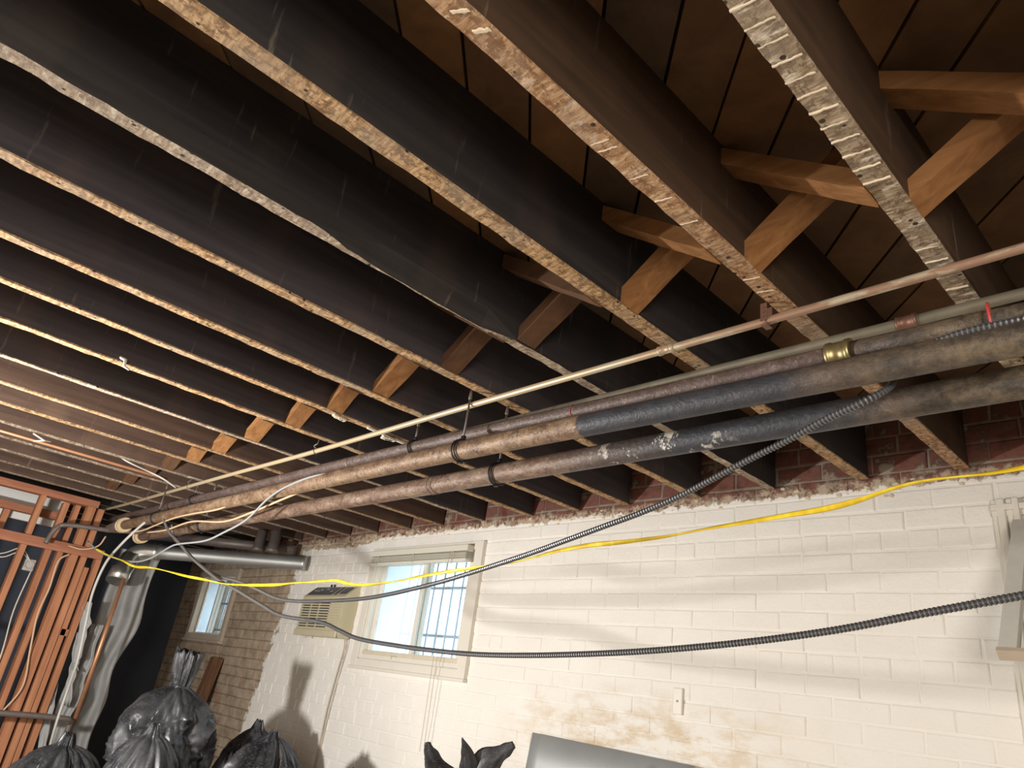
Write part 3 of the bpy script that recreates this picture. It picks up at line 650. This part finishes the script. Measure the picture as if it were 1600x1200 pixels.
tag(MB().tube([(-5.02, YB + .3, H - .012), (-5.02, 1.35, H - .012), (-5.04, 1.44, H - .014)], .011, 12).build('copper_tube', M['copper'], None, True), 'long copper tube clipped under the far joists', 'pipe')

# ------------------------------------------------------------------ window 1: wide window with blind
def frame(mb, x0, x1, z0, z1, w, y0, y1, wt=None, wb=None, bev=.002):
    wt = wt or w; wb = wb or w
    return [MB().box((x0, y0, z0), (x0 + w, y1, z1), bev=bev), MB().box((x1 - w, y0, z0), (x1, y1, z1), bev=bev),
            MB().box((x0 + w, y0, z1 - wt), (x1 - w, y1, z1), bev=bev), MB().box((x0 + w, y0, z0), (x1 - w, y1, z0 + wb), bev=bev)]
w1 = empty('window_1', (-4.16, WY, 0.07)); w1['kind'] = 'structure'
for k in frame(None, -4.80, -3.515, 0.068, 0.905, 0.075, WY - .028, WY + .004, .055, .050): k.build('casing_board', M['trim'], w1)
for k in frame(None, -4.725, -3.59, 0.122, 0.852, 0.030, WY - .012, WY + .06): k.build('jamb', M['trim'], w1)
MB().box((-4.81, WY - .036, .048), (-3.51, WY, .068), bev=.003).build('sill', M['trim'], w1)
def sash(root, x0, x1, z0, z1, y, w, wb, mat, gmat):
    a = MB()
    for k in frame(None, x0, x1, z0, z1, w, y, y + .028, w, wb): a.add(k.v, k.f)
    s_ = a.build('sash', M[mat], root)
    g_ = MB().box((x0 + w, y + .010, z0 + wb), (x1 - w, y + .014, z1 - w)); sub(g_, 'pane', M[gmat], s_)
sash(w1, -4.695, -4.10, .152, .822, WY + .030, .040, .030, 'trim', 'glass_dusty')
sash(w1, -4.150, -3.62, .152, .822, WY - .002, .034, .030, 'trim', 'glass')
MB().box((-4.69, WY - .008, .122), (-3.62, WY + .03, .178), bev=.002).build('bottom_rail', M['trim_tan'], w1)
k = MB(); k.box((-4.32, WY - .014, .150), (-4.26, WY - .008, .156)); k.box((-4.32, WY - .014, .135), (-4.314, WY - .008, .156)); k.build('latch', M['trim_old'], w1)
def bars(root, x0, x1, z0, z1, nx, zs, y, r=.007):
    for i in range(nx):
        x = x0 + (x1 - x0) * (i + .5) / nx; MB().tube([(x, y, z0), (x, y, z1)], r, 8).build('security_bar', M['bar'], root, True)
    for z in zs: MB().box((x0, y - .004, z - .009), (x1, y + .004, z + .009)).build('cross_bar', M['bar'], root)
bars(w1, -4.70, -3.625, .155, .86, 10, (.33, .66), WF + .25)
# blind
bl = empty('window_blind', (-4.19, WY - .03, .765)); tag(bl, 'raised ivory blind bunched at the top of the wide window', 'blind')
MB().box((-4.735, WY - .085, .832), (-3.600, WY - .029, .872), bev=.003).build('head_rail', M['blind'], bl)
for i in range(4):
    z = .815 - i * .0085; MB().box((-4.725, WY - .085, z), (-3.608, WY - .033, z + .0035)).build('slat', M['blind'], bl)
MB().box((-4.745, WY - .088, .765), (-3.602, WY - .031, .784), bev=.004).build('bottom_rail', M['blind'], bl)
for x in (-4.62, -4.18, -3.74): MB().tube(spline([(x, WY - .089, .832), (x + .02, WY - .094, .80), (x + .01, WY - .093, .77), (x - .012, WY - .092, .795), (x, WY - .089, .83)], 4), .0016, 5).build('ladder_cord', M['cord_white'], bl)
for x, z in ((-3.79, -.36), (-3.755, -.33)): MB().tube([(x + .02, WY - .09, .83), (x + .01, WY - .075, .3), (x, WY - .05, z)], .0018, 5).build('pull_cord', M['trim_old'], bl)

# window 3: small far window
w3 = empty('window_3', (-7.64, WY, 0.12)); w3['kind'] = 'structure'
for k in frame(None, -8.10, -7.175, 0.125, 0.82, 0.068, WY - .025, WY + .03, .07, .055): k.build('casing_board', M['trim_old'], w3)
MB().box((-8.12, WY - .05, .105), (-7.15, WY, .125), bev=.003).build('sill', M['trim_old'], w3)
sash(w3, -8.035, -7.63, .178, .752, WY + .035, .03, .02, 'trim', 'glass_dusty')
sash(w3, -7.66, -7.245, .178, .752, WY + .004, .03, .02, 'trim', 'glass')
bars(w3, -8.04, -7.24, .16, .76, 7, (.25, .52), WF + .25)

# window 2: right edge, moulded casing and a sash hinged at its top standing open
w2 = empty('window_2', (-0.15, WY, 0.0)); w2['kind'] = 'structure'
for (a, b_, y0) in ((-.690, -.672, WY - .016), (-.672, -.645, WY - .030), (-.645, -.622, WY - .022), (-.622, -.600, WY - .034)):
    MB().box((a, y0, -.10), (b_, WY + .004, .905), bev=.003).build('casing_board', M['trim'], w2)
for (z0, z1, y0) in ((.885, .905, WY - .016), (.862, .885, WY - .030), (.840, .862, WY - .024)):
    MB().box((-.69, y0 - .001, z0), (.50, WY + .003, z1), bev=.003).build('head_board', M['trim'], w2)
MB().box((-.60, WY - .01, -.02), (-.575, WY + .28, .84)).build('jamb', M['trim_grey'], w2)
MB().box((-.60, WY - .06, -.04), (.40, WY + .1, .0), bev=.004).build('sill', M['timber'], w2)
MB().box((-.60, WY + .08, 0), (.4, WY + .10, .84)).build('outer_board', M['timber'], w2)
bars(w2, -.60, .40, 0, .84, 8, (.3,), WF + .25)
hp = empty('hopper_sash', (-.10, 2.56, .30)); tag(hp, 'grey framed window sash tilted open into the room at the right edge', 'window sash')
A_, B_ = Vector((0, 2.955, .800)), Vector((0, 2.555, .315)); dn = (B_ - A_); nrm = Vector((0, dn.z, -dn.y)).normalized()
def hbar(x0, x1, t0, t1, th, nm, mt, off=0.0):
    p, q = A_ + dn * t0 + nrm * off, A_ + dn * t1 + nrm * off
    v = [Vector((x, c.y, c.z)) + nrm * s_ for x in (x0, x1) for c in (p, q) for s_ in (-th / 2, th / 2)]
    f = [(0, 1, 3, 2), (4, 6, 7, 5), (0, 4, 5, 1), (2, 3, 7, 6), (0, 2, 6, 4), (1, 5, 7, 3)]
    return MB().add(v, f).build(nm, M[mt], hp)
hbar(-.618, -.572, 0, 1, .034, 'stile', 'trim_grey'); hbar(.33, .395, 0, 1, .034, 'stile', 'trim_grey')
hbar(-.555, .33, 0, .09, .034, 'rail', 'trim_grey'); hbar(-.555, .33, .90, 1, .034, 'rail', 'trim_grey')
hbar(-.622, .40, 1.0, 1.022, .038, 'drip_strip', 'trim_old'); hbar(-.555, .33, .09, .90, .004, 'pane', 'glass_dusty')

# ------------------------------------------------------------------ air conditioner
ac = empty('air_conditioner', (-5.23, 2.95, .237)); tag(ac, 'beige through-wall air conditioner left of the wide window', 'air conditioner')
x0, x1, yf, z0, z1, zt = -5.545, -4.905, 2.893, .237, .530, .626
prof = [(yf, z0 + .02), (yf, z1), (yf + .012, z1 + .012), (WY - .025, zt - .006), (WY - .01, zt), (WY, zt), (WY, z0 + .02), (WY - .03, z0), (yf + .012, z0)]
n_ = len(prof); v = [(x, p[0], p[1]) for x in (x0, x1) for p in prof]
f = [tuple(range(n_)), tuple(reversed(range(n_, 2 * n_)))] + [(i, n_ + i, n_ + (i + 1) % n_, (i + 1) % n_) for i in range(n_)]
MB().add(v, f).build('case', M['ac'], ac)
MB().box((x0 + .035, yf - .002, z0 + .055), (x0 + .445, yf + .002, z1 - .018)).build('intake_shade', M['ac_dark'], ac)  # flat dark plate stands in for the shade behind the slats
for i in range(12):
    z = z0 + .052 + i * .0195; MB().box((x0 + .025, yf - .010, z), (x0 + .455, yf - .001, z + .0115), bev=.0015).build('slat', M['ac'], ac)
for x in (x0 + .17, x0 + .30): MB().box((x, yf - .011, z0 + .05), (x + .006, yf - .001, z1 - .02)).build('mullion', M['ac'], ac)
for i in range(11):
    z = z0 + .058 + i * .0195; MB().box((x0 + .470, yf - .006, z), (x1 - .022, yf - .0005, z + .0165), bev=.001).build('vent_slat', M['ac'], ac)
MB().box((x0, yf - .014, z0 - .004), (x1, yf - .0, z0 + .045), bev=.004).build('bottom_rail', M['ac'], ac)
def slope(xa, xb, ta, tb, off):
    pa, pb = Vector((0, yf + .016, z1 + .014)), Vector((0, WY - .03, zt - .008)); d = pb - pa; nn = Vector((0, -d.z, d.y)).normalized()
    v = [Vector((x, c.y, c.z)) + nn * s_ for x in (xa, xb) for c in (pa + d * ta, pa + d * tb) for s_ in (0, off)]
    return MB().add(v, [(0, 1, 3, 2), (4, 6, 7, 5), (0, 4, 5, 1), (2, 3, 7, 6), (0, 2, 6, 4), (1, 5, 7, 3)])
cp = slope(x0 + .02, x0 + .40, .03, .95, .004).build('control_panel', M['ac_dark'], ac)
for xa, t in ((.07, .45), (.12, .40), (.16, .5), (.24, .62), (.33, .35)): sub(slope(x0 + xa, x0 + xa + .028, t, t + .14, .007), 'button', M['silver'], cp)
slope(x0 + .43, x0 + .47, .05, .95, .004).build('side_vent', M['ac_dark'], ac); slope(x0 + .50, x0 + .60, .15, .9, .004).build('side_vent', M['ac_dark'], ac)
for x in (-5.34, -5.29): MB().tube([(x, WY - .012, zt), (x, WY - .012, zt + .018)], .007, 8).build('screw_knob', M['black_iron'], ac)
MB().tube([(-5.42, yf + .03, z0), (-5.42, yf + .03, z0 - .018)], .009, 8).build('foot', M['ac'], ac)
cord = MB().tube(spline([(-4.93, WY - .03, .24), (-4.945, WY - .012, .16), (-4.975, WY - .010, -.02), (-5.0, WY - .010, -.25), (-5.0, WY - .010, -.55), (-5.02, WY - .01, -.9)], 5), .0045, 6).build('power_cord', M['trim_old'], ac, True)
cord = MB().tube(spline([(-4.91, WY - .03, .24), (-4.91, WY - .012, .17), (-4.94, WY - .010, -.02), (-4.965, WY - .010, -.25), (-4.985, WY - .010, -.55), (-4.99, WY - .01, -.9)], 5), .0035, 6).build('power_cord', M['trim_old'], ac, True)

# ------------------------------------------------------------------ things on and by the wall
k = empty('wall_plate', (-2.02, WY - .004, .03)); tag(k, 'small painted-over blank cover plate on the white wall', 'cover plate')
MB().box((-2.046, WY - .012, .034), (-1.996, WY - .002, .146), bev=.003).build('plate', M['trim'], k)
MB().tube([(-2.021, WY - .011, .09), (-2.021, WY - .0145, .09)], .005, 10).build('screw_hole', M['ac_dark'], k)
fo = MB(); nx, nz = 14, 10; vs = []
for k_ in range(2):
    for i in range(nx + 1):
        for j in range(nz + 1):
            x = -2.875 + .98 * i / nx; z = FLOOR + .01 + (1.395 - .012 * i / nx) * j / nz
            yy = WY - .05 - (1 - j / nz) * .18 + .006 * noise.noise(Vector((x * 2, z * 9, 2))) + k_ * .006; vs.append((x, yy, z))
q = (nx + 1) * (nz + 1); idx = lambda i, j, k_=0: k_ * q + i * (nz + 1) + j
fs = [(idx(i, j), idx(i + 1, j), idx(i + 1, j + 1), idx(i, j + 1)) for i in range(nx) for j in range(nz)] + [(idx(i, j, 1), idx(i, j + 1, 1), idx(i + 1, j + 1, 1), idx(i + 1, j, 1)) for i in range(nx) for j in range(nz)]
fs += [(idx(i, nz), idx(i + 1, nz), idx(i + 1, nz, 1), idx(i, nz, 1)) for i in range(nx)] + [(idx(i, 0), idx(i, 0, 1), idx(i + 1, 0, 1), idx(i + 1, 0)) for i in range(nx)]
fs += [(idx(0, j), idx(0, j + 1), idx(0, j + 1, 1), idx(0, j, 1)) for j in range(nz)] + [(idx(nx, j), idx(nx, j, 1), idx(nx, j + 1, 1), idx(nx, j + 1)) for j in range(nz)]
fb_ = MB().add(vs, fs).build('foil_board', M['foil_matte'], None, True); tag(fb_, 'silvery foil-faced board leaning on the white wall at the bottom edge', 'board')
tb = MB().bar((-6.95, WY - .30, FLOOR), (-7.05, WY - .055, -.02), .10, .09, up=(0, 1, 0), bev=.004).build('leaning_timber', M['timber']); tag(tb, 'short dark brown timber leaning below the small barred window', 'timber')

# duct with elbow and grey sleeve
du = empty('vent_duct', (-6.2, 2.4, .70)); tag(du, 'round galvanised duct running from the wall to a foil elbow', 'duct')
A0, A1 = Vector((-5.80, 2.975, .820)), Vector((-6.60, 2.02, .735))
MB().tube([A0 + (A1 - A0) * t for t in (0, .02, .03, .97, 1)], [.062, .062, .057, .057, .060], 28).build('pipe_run', M['galv'], du, True)
MB().tube(spline([A1, (-6.68, 1.92, .722), (-6.73, 1.86, .680), (-6.70, 1.83, .61)], 5), .070, 24).build('elbow', M['foil'], du, True)
MB().tube([(-6.70, 1.84, .66), (-6.66, 1.80, .54), (-6.64, 1.785, .53), (-6.61, 1.765, .44)], [.075, .075, .082, .082], 24).build('foil_cuff', M['foil'], du, True)
dp = MB().tube([(-5.98, 2.93, .935), (-7.0, 1.95, .90)], .042, 16).build('iron_pipe', M['iron_grey'], None, True); tag(dp, 'dark iron pipe sloping just above the galvanised duct', 'pipe')
for i, (x, y) in enumerate(((-5.93, 2.70), (-6.06, 2.63))):
    o = MB().tube([(x, y, H), (x, y, .90), (x, y, .89), (x, y, .86)], [.045, .045, .055, .055], 16).build('pipe_stub', M['iron_grey'], None, True)
    tag(o, ['rusty pipe stub under the joists, nearer the painted wall', 'rusty pipe stub under the joists, farther from the painted wall'][i], 'pipe')
# grey plastic sleeve hanging from the duct
def drape(name, top, bot, w0, w1, n, mm, seed, mat, label, cat, edge=.12, th=.004):
    vs = []; top, bot = Vector(top), Vector(bot); ax = Vector((0.35, 0.94, 0)).normalized(); nn = Vector((.94, -.35, 0))
    for k_ in range(2):
        for j in range(mm + 1):
            t = j / mm; c = top + (bot - top) * t; w = w0 + (w1 - w0) * t
            rag = edge * w0 * noise.noise(Vector((t * 5.0, seed, 0))); lag = edge * .4 * w0 * noise.noise(Vector((t * 6.0, seed + 5, 3)))
            for i in range(n + 1):
                s_ = i / n; x = c + ax * (w * (s_ - .5) + rag * s_ + lag * (1 - s_))
                x += nn * (.030 * math.sin(s_ * 15 + 2 * noise.noise(Vector((t * 3, seed, 1)))) + .03 * noise.noise(Vector((s_ * 4, t * 7, seed)))) + nn * (k_ * th)
                vs.append(x)
    q = (n + 1) * (mm + 1); ix = lambda i, j, k_: k_ * q + j * (n + 1) + i
    fs = [(ix(i, j, 0), ix(i + 1, j, 0), ix(i + 1, j + 1, 0), ix(i, j + 1, 0)) for i in range(n) for j in range(mm)] + [(ix(i, j, 1), ix(i, j + 1, 1), ix(i + 1, j + 1, 1), ix(i + 1, j, 1)) for i in range(n) for j in range(mm)]
    fs += [(ix(0, j, 0), ix(0, j + 1, 0), ix(0, j + 1, 1), ix(0, j, 1)) for j in range(mm)] + [(ix(n, j, 0), ix(n, j, 1), ix(n, j + 1, 1), ix(n, j + 1, 0)) for j in range(mm)]
    fs += [(ix(i, mm, 0), ix(i + 1, mm, 0), ix(i + 1, mm, 1), ix(i, mm, 1)) for i in range(n)]
    return tag(MB().add(vs, fs).build(name, M[mat], None, True), label, cat)
drape('plastic_sleeve', (-6.95, 1.98, .74), (-6.95, 1.92, -1.2), .34, .26, 24, 40, 2.0, 'insul', 'crumpled grey plastic sleeve hanging below the foil elbow', 'plastic sheet', .25)
drape('torn_wrap', (-6.75, 1.78, .10), (-6.72, 1.74, -.95), .10, .16, 10, 24, 9.0, 'insul', 'torn grey wrap hanging beside the stud frame', 'plastic sheet', .6)
tag(MB().tube([(-6.42, 1.765, .46), (-6.42, 1.765, -.60)], .016, 14).build('copper_riser', M['copper'], None, True), 'vertical copper pipe rising to the foil elbow', 'pipe')
tag(MB().tube(spline([(-6.30, .55, -.57), (-6.30, 1.0, -.56), (-6.30, 1.62, -.56), (-6.32, 1.70, -.585), (-6.34, 1.72, -.66), (-6.34, 1.72, -1.5)], 6), .020, 14).build('drain_pipe', M['iron_grey'], None, True), 'grey pipe crossing low in front of the reddish studs', 'pipe')
tag(MB().tube(spline([(-6.45, 1.15, .60), (-6.45, 1.18, .72), (-6.42, 1.25, .765), (-6.2, 1.52, .775), (-5.7, 1.85, .80)], 6), .018, 14).build('iron_branch', M['iron_grey'], None, True), 'dark pipe bending around the top corner of the stud frame', 'pipe')

# ------------------------------------------------------------------ stud frame
sf = empty('stud_partition', (-6.62, .8, FLOOR)); tag(sf, 'reddish fir stud partition frame at the left edge', 'stud frame', kind='thing')
def stud(y, w, x=-6.60, z0=FLOOR, z1=.965, nm='stud', d=.09, mt='stud'):
    return MB().box((x - d, y - w / 2, z0), (x, y + w / 2, z1), bev=.002).build(nm, M[mt], sf)
MB().box((-6.70, -.9, .965), (-6.60, 1.445, 1.02), bev=.002).build('top_plate', M['stud_y'], sf)
for y in (-.2, .25, .64): stud(y, .04)
stud(1.045, .042); stud(1.40, .062, -6.595); stud(1.475, .045, -6.60); stud(1.52, .036, -6.60, z1=.5); stud(1.585, .042, -6.598, z1=.58)
stud(1.235, .045, -6.70); stud(1.32, .04, -6.695); stud(.90, .045, -6.98, z1=.90); stud(.35, .045, -6.98, z1=.9)
MB().box((-6.60, -.9, .575), (-6.578, 1.60, .650), bev=.002).build('blocking', M['stud_y'], sf)
MB().box((-7.02, -.9, .845), (-6.93, 1.30, .905), bev=.002).build('rear_plate', M['stud_y'], sf)
MB().box((-6.69, 1.50, -.02), (-6.60, 1.56, .03), bev=.002).build('blocking', M['stud_y'], sf)
MB().box((-6.69, .66, -.05), (-6.60, 1.02, -.01), bev=.002).build('blocking', M['stud_y'], sf)
k = MB().box((-7.14, -.9, .80), (-7.10, 1.32, 1.035)).build('drywall_strip', M['drywall']); tag(k, 'strip of white drywall behind the top of the stud frame', 'drywall')
jb = empty('junction_box', (-6.75, 1.14, .40)); tag(jb, 'metal electrical box with loose wires behind the studs', 'junction box')
MB().box((-6.79, 1.11, .40), (-6.73, 1.19, .49), bev=.004).build('box', M['galv'], jb)
MB().ring((-6.72, 1.15, .445), (1, 0, 0), .030, .006, 20, 6).build('knockout', M['trim_old'], jb)
for dz in (0, .03): MB().tube(spline([(-6.72, 1.15, .47), (-6.68, 1.05, .52 + dz), (-6.68, .95, .46 + dz), (-6.70, .80, .47 - dz)], 5), .004, 6).build('wire', M['cord_white'], jb)
cable('stud_cable', [(-6.57, 1.36, .57), (-6.56, 1.30, .50), (-6.56, 1.31, .30), (-6.56, 1.30, .10), (-6.56, 1.34, -.15), (-6.56, 1.38, -.4), (-6.56, 1.30, -.6)], .007, 'romex', 'tan cable stapled down the face of the studs')
cable('stud_cable', [(-6.68, 1.17, .40), (-6.68, 1.16, .10), (-6.67, 1.19, -.2), (-6.67, 1.2, -.6), (-6.67, 1.22, -1.2)], .005, 'cord_white', 'thin pale cable running down from the metal electrical box')
cable('corner_cable', [(-6.57, 1.33, .63), (-6.50, 1.42, .62), (-6.42, 1.50, .66), (-6.38, 1.52, .74)], .006, 'romex', 'short tan cable arching off the stud frame corner')
for i, (a, b_, c, d) in enumerate([(1.62, 1.70, .25, -.25), (1.66, 1.72, .02, -.5), (1.60, 1.68, -.35, -.9)]):
    drape('plaster_scrap', (-6.62 - .03 * i, a, c), (-6.60, b_, d), .07, .05, 6, 10, 20.0 + i, 'insul', ['upper', 'middle', 'lower'][i] + ' ragged scrap of grey debris hanging right of the studs', 'debris', .7, .01)

# small fixtures on the joists
ct = MB().tube([(-3.115, .56, H + .02), (-3.085, .575, H + .005), (-3.082, .577, H - .022), (-3.084, .60, H - .028)], [.007, .007, .007, .004], 10).build('ceramic_tube', M['ceramic'], None, True); tag(ct, 'small white ceramic wiring tube poking from a joist side', 'insulator')
for i, (x, y, z) in enumerate(((-2.755, 1.375, H - .004), (-2.755, 1.64, H - .012))):
    k = MB(); 
    for q in range(5): s_ = .010 + .006 * rnd.random(); cx, cy = x + rnd.uniform(-.008, .008), y + q * .012; k.box((cx - s_, cy - s_, z - .008), (cx + s_, cy + s_, z + .003), bev=.003)
    tag(k.build('plaster_scrap', M['plaster_bit']), ['pale plaster scrap stuck under a joist beside the wire tie', 'pale plaster scrap under a joist just above the slim pipe'][i], 'plaster scrap')
la = MB().bar((-2.74, 1.54, H - .008), (-2.76, 1.86, H - .010), .012, .006).build('lath_scrap', M['drywall']); tag(la, 'white painted lath scrap under a joist behind the thin line', 'lath')
tw = MB()
for p, q in (((-4.90, .60, H), (-4.86, .66, H - .03)), ((-4.86, .66, H - .03), (-4.92, .70, H - .012)), ((-4.86, .66, H - .03), (-4.84, .60, H - .015)), ((-4.86, .66, H - .03), (-4.93, .62, H - .035))): tw.tube([p, q], .0045, 6)
tag(tw.build('twisted_wire', M['cord_white']), 'small star of twisted pale wires under the far joists', 'wire')

# ------------------------------------------------------------------ rubbish bags
def bag(base, R, Hh, seed, label, neck=.80, lean=(0, 0), flare=.5, squash=1.0, folds=11, top=True, nr=150, nv=110, amp=1.0, belly=None):
    r_ = random.Random(seed); ph = [r_.uniform(0, 6.28) for _ in range(6)]; vs = []; base = Vector(base); nk = .045 / R
    for j in range(nv + 1):
        t = j / nv
        if t < neck:
            s_ = t / neck
            pr = min(1.0, (s_ / .12) ** .5) if s_ < .12 else 1.0
            pr *= (1 - nk) * (max(0.0, 1 - max(0, (s_ - .45) / .55) ** 2.2)) ** (.75 if neck < .9 else .55) + nk
            pr *= .9 + .1 * math.sin(min(1, s_ * 1.6) * math.pi)
        else:
            s_ = (t - neck) / (1 - neck); pr = nk * (1 + flare * 2.2 * s_ ** .8) * (1 - .15 * s_)
        if neck > .9 and t >= neck: pr = nk * (1 - .5 * (t - neck) / (1 - neck))
        fa = (.05 + (.30 if neck < .9 else .17) * max(0, (t / neck if t < neck else 1) - .35)) * amp
        for i in range(nr):
            a = 2 * math.pi * i / nr; d = Vector((math.cos(a), math.sin(a), 0))
            fold = abs(math.sin(folds * .5 * a + ph[0] + 1.2 * math.sin(2 * a + ph[1]))) * 1.0 + .6 * abs(math.sin(folds * .85 * a + ph[2] + 2.2 * t + math.sin(3 * a + ph[3])))
            q = Vector((d.x * 1.6, d.y * 1.6, t * 2.6)) + Vector((seed * 3.1, 0, 0))
            cr_ = 1 - abs(noise.noise(q * 1.6)) * 2; c2 = 1 - abs(noise.noise(q * 4.0)) * 2; c3 = 1 - abs(noise.noise(q * 9.0)) * 2
            rr = R * pr * (1 + fa * (fold - .8) + amp * (.20 * (cr_ - .5) + .045 * (c2 - .5) + .010 * (c3 - .5)) * (1 if t < neck else .9))
            zz = Hh * t + .02 * noise.noise(q * 2.2) * (Hh if t > .1 else 0) + (.05 * Hh * noise.noise(Vector((d.x * 2.5, d.y * 2.5, seed))) * max(0, (t - neck) / (1 - neck)) * (1 if neck < .9 else 0))
            vs.append(base + Vector((d.x * rr + lean[0] * t * t, d.y * rr * squash + lean[1] * t * t, zz)))
    fs = [(j * nr + i, j * nr + (i + 1) % nr, (j + 1) * nr + (i + 1) % nr, (j + 1) * nr + i) for j in range(nv) for i in range(nr)]
    fs += [tuple(reversed(range(nr)))]; c = len(vs); vs.append(base + Vector((lean[0], lean[1], Hh * (neck + (1 - neck) * .82)))); fs += [(nv * nr + i, nv * nr + (i + 1) % nr, c) for i in range(nr)]
    rt = empty('rubbish_bag', base); MB().add(vs, fs).build('sack', M['bag'], rt, True)
    k = MB(); zc = base.z + Hh * neck; cx, cy = base.x + lean[0] * neck ** 2, base.y + lean[1] * neck ** 2
    for q in range(3 if neck < .9 else 0): k.ring((cx, cy, zc + (q - 1) * .010), (.1 * q, .05, 1), nk * R * 1.12, .007, 24, 7)
    if neck < .9: k.build('tied_knot', M['bag'], rt, True)
    return tag(rt, label, 'rubbish bag', 'black rubbish bags in the corner pile')
bag((-4.82, 1.86, FLOOR), .22, .86, 41, 'black rubbish bag buried at the bottom of the pile under the tall one', nr=60, nv=40, neck=.97, amp=.6)
bag((-4.80, 1.84, -.68), .270, .68, 4, 'tall black rubbish bag with an upright twisted neck on top of the pile', neck=.70, flare=.45, amp=1.0, folds=7)
bag((-4.36, 1.60, FLOOR), .245, 1.17, 12, 'smooth black rubbish bag in front of the tall-necked one', neck=.95, folds=5, amp=.9, flare=.1)
bag((-5.14, 1.37, FLOOR), .31, 1.02, 23, 'slumped black rubbish bag at the far left of the pile', neck=.93, folds=6, amp=1.3, lean=(.02, .04), flare=.2)
bag((-4.22, 2.23, FLOOR), .31, 1.19, 31, 'wide black rubbish bag right of the tall-necked one', neck=.97, folds=5, amp=1.2, flare=.0)
bag((-4.08, 2.74, FLOOR), .18, 1.04, 37, 'small-topped black rubbish bag at the right end of the pile', neck=.95, folds=6, amp=1.2, flare=.1)
bag((-4.82, 2.42, FLOOR), .24, 1.20, 55, 'black rubbish bag half hidden behind the tall-necked one', neck=.95, folds=6, amp=1.2, flare=.1)
# bag in the middle of the floor with its loose mouth sticking up
def flap(mb, pts, ws, ths, seed, n=26):
    P = spline(pts, 7); m_ = len(P); vs = []; view = Vector((-.6, .8, 0))
    for i, p in enumerate(P):
        t = i / (m_ - 1) * (len(ws) - 1); a = int(min(t, len(ws) - 2)); w = ws[a] + (ws[a + 1] - ws[a]) * (t - a); h = ths[a] + (ths[a + 1] - ths[a]) * (t - a)
        tg = (P[min(i + 1, m_ - 1)] - P[max(i - 1, 0)]).normalized(); r = tg.cross(view).normalized(); u = r.cross(tg)
        for j in range(n):
            b_ = 2 * math.pi * j / n; k = 1 + .45 * noise.noise(Vector((math.cos(b_) * 2.2, math.sin(b_) * 2.2, i * .22 + seed))) + .20 * (1 - 2 * abs(math.sin(b_ * 2.5 + seed + i * .05)))
            vs.append(p + r * math.cos(b_) * w * k + u * math.sin(b_) * h * k)
    fs = [(i * n + j, i * n + (j + 1) % n, (i + 1) * n + (j + 1) % n, (i + 1) * n + j) for i in range(m_ - 1) for j in range(n)] + [tuple(range((m_ - 1) * n, m_ * n))]
    mb.add(vs, fs)
sb = empty('rubbish_bag', (-2.584, 2.300, FLOOR)); k = MB()
bc = Vector((-2.584, 2.300, FLOOR)); vs = []; nr, nv = 90, 60
for j in range(nv + 1):
    t = j / nv; pr = (min(1, t / .1) ** .5) * (1 - .45 * max(0, (t - .5) / .5) ** 1.5)
    for i in range(nr):
        a = 2 * math.pi * i / nr; q = Vector((math.cos(a) * 2, math.sin(a) * 2, t * 4)); rr = .30 * pr * (1 + .16 * (1 - 2 * abs(noise.noise(q))) + .07 * (1 - 2 * abs(noise.noise(q * 3))))
        vs.append(bc + Vector((rr * math.cos(a), rr * math.sin(a), 1.155 * t)))
k.add(vs, [(j * nr + i, j * nr + (i + 1) % nr, (j + 1) * nr + (i + 1) % nr, (j + 1) * nr + i) for j in range(nv) for i in range(nr)] + [tuple(reversed(range(nr))), tuple(range(nv * nr, (nv + 1) * nr))])
k.build('sack', M['bag'], sb, True); k = MB()
flap(k, [(-2.609, 2.293, -0.448), (-2.63, 2.197, -0.342), (-2.643, 2.126, -0.258), (-2.64, 2.1, -0.215)], [.085, .055, .028, .010], [.05, .022, .012, .006], 1.0)
flap(k, [(-2.572, 2.331, -0.441), (-2.547, 2.275, -0.314), (-2.536, 2.236, -0.237), (-2.535, 2.197, -0.178)], [.07, .045, .024, .003], [.04, .02, .008, .003], 4.0)
flap(k, [(-2.596, 2.306, -0.446), (-2.506, 2.302, -0.283), (-2.441, 2.334, -0.219), (-2.389, 2.363, -0.174)], [.09, .062, .034, .014], [.05, .018, .012, .006], 7.0)
k.build('open_mouth', M['bag'], sb, True)
tag(sb, 'black rubbish bag with its loose pointed mouth open, bottom centre', 'rubbish bag')
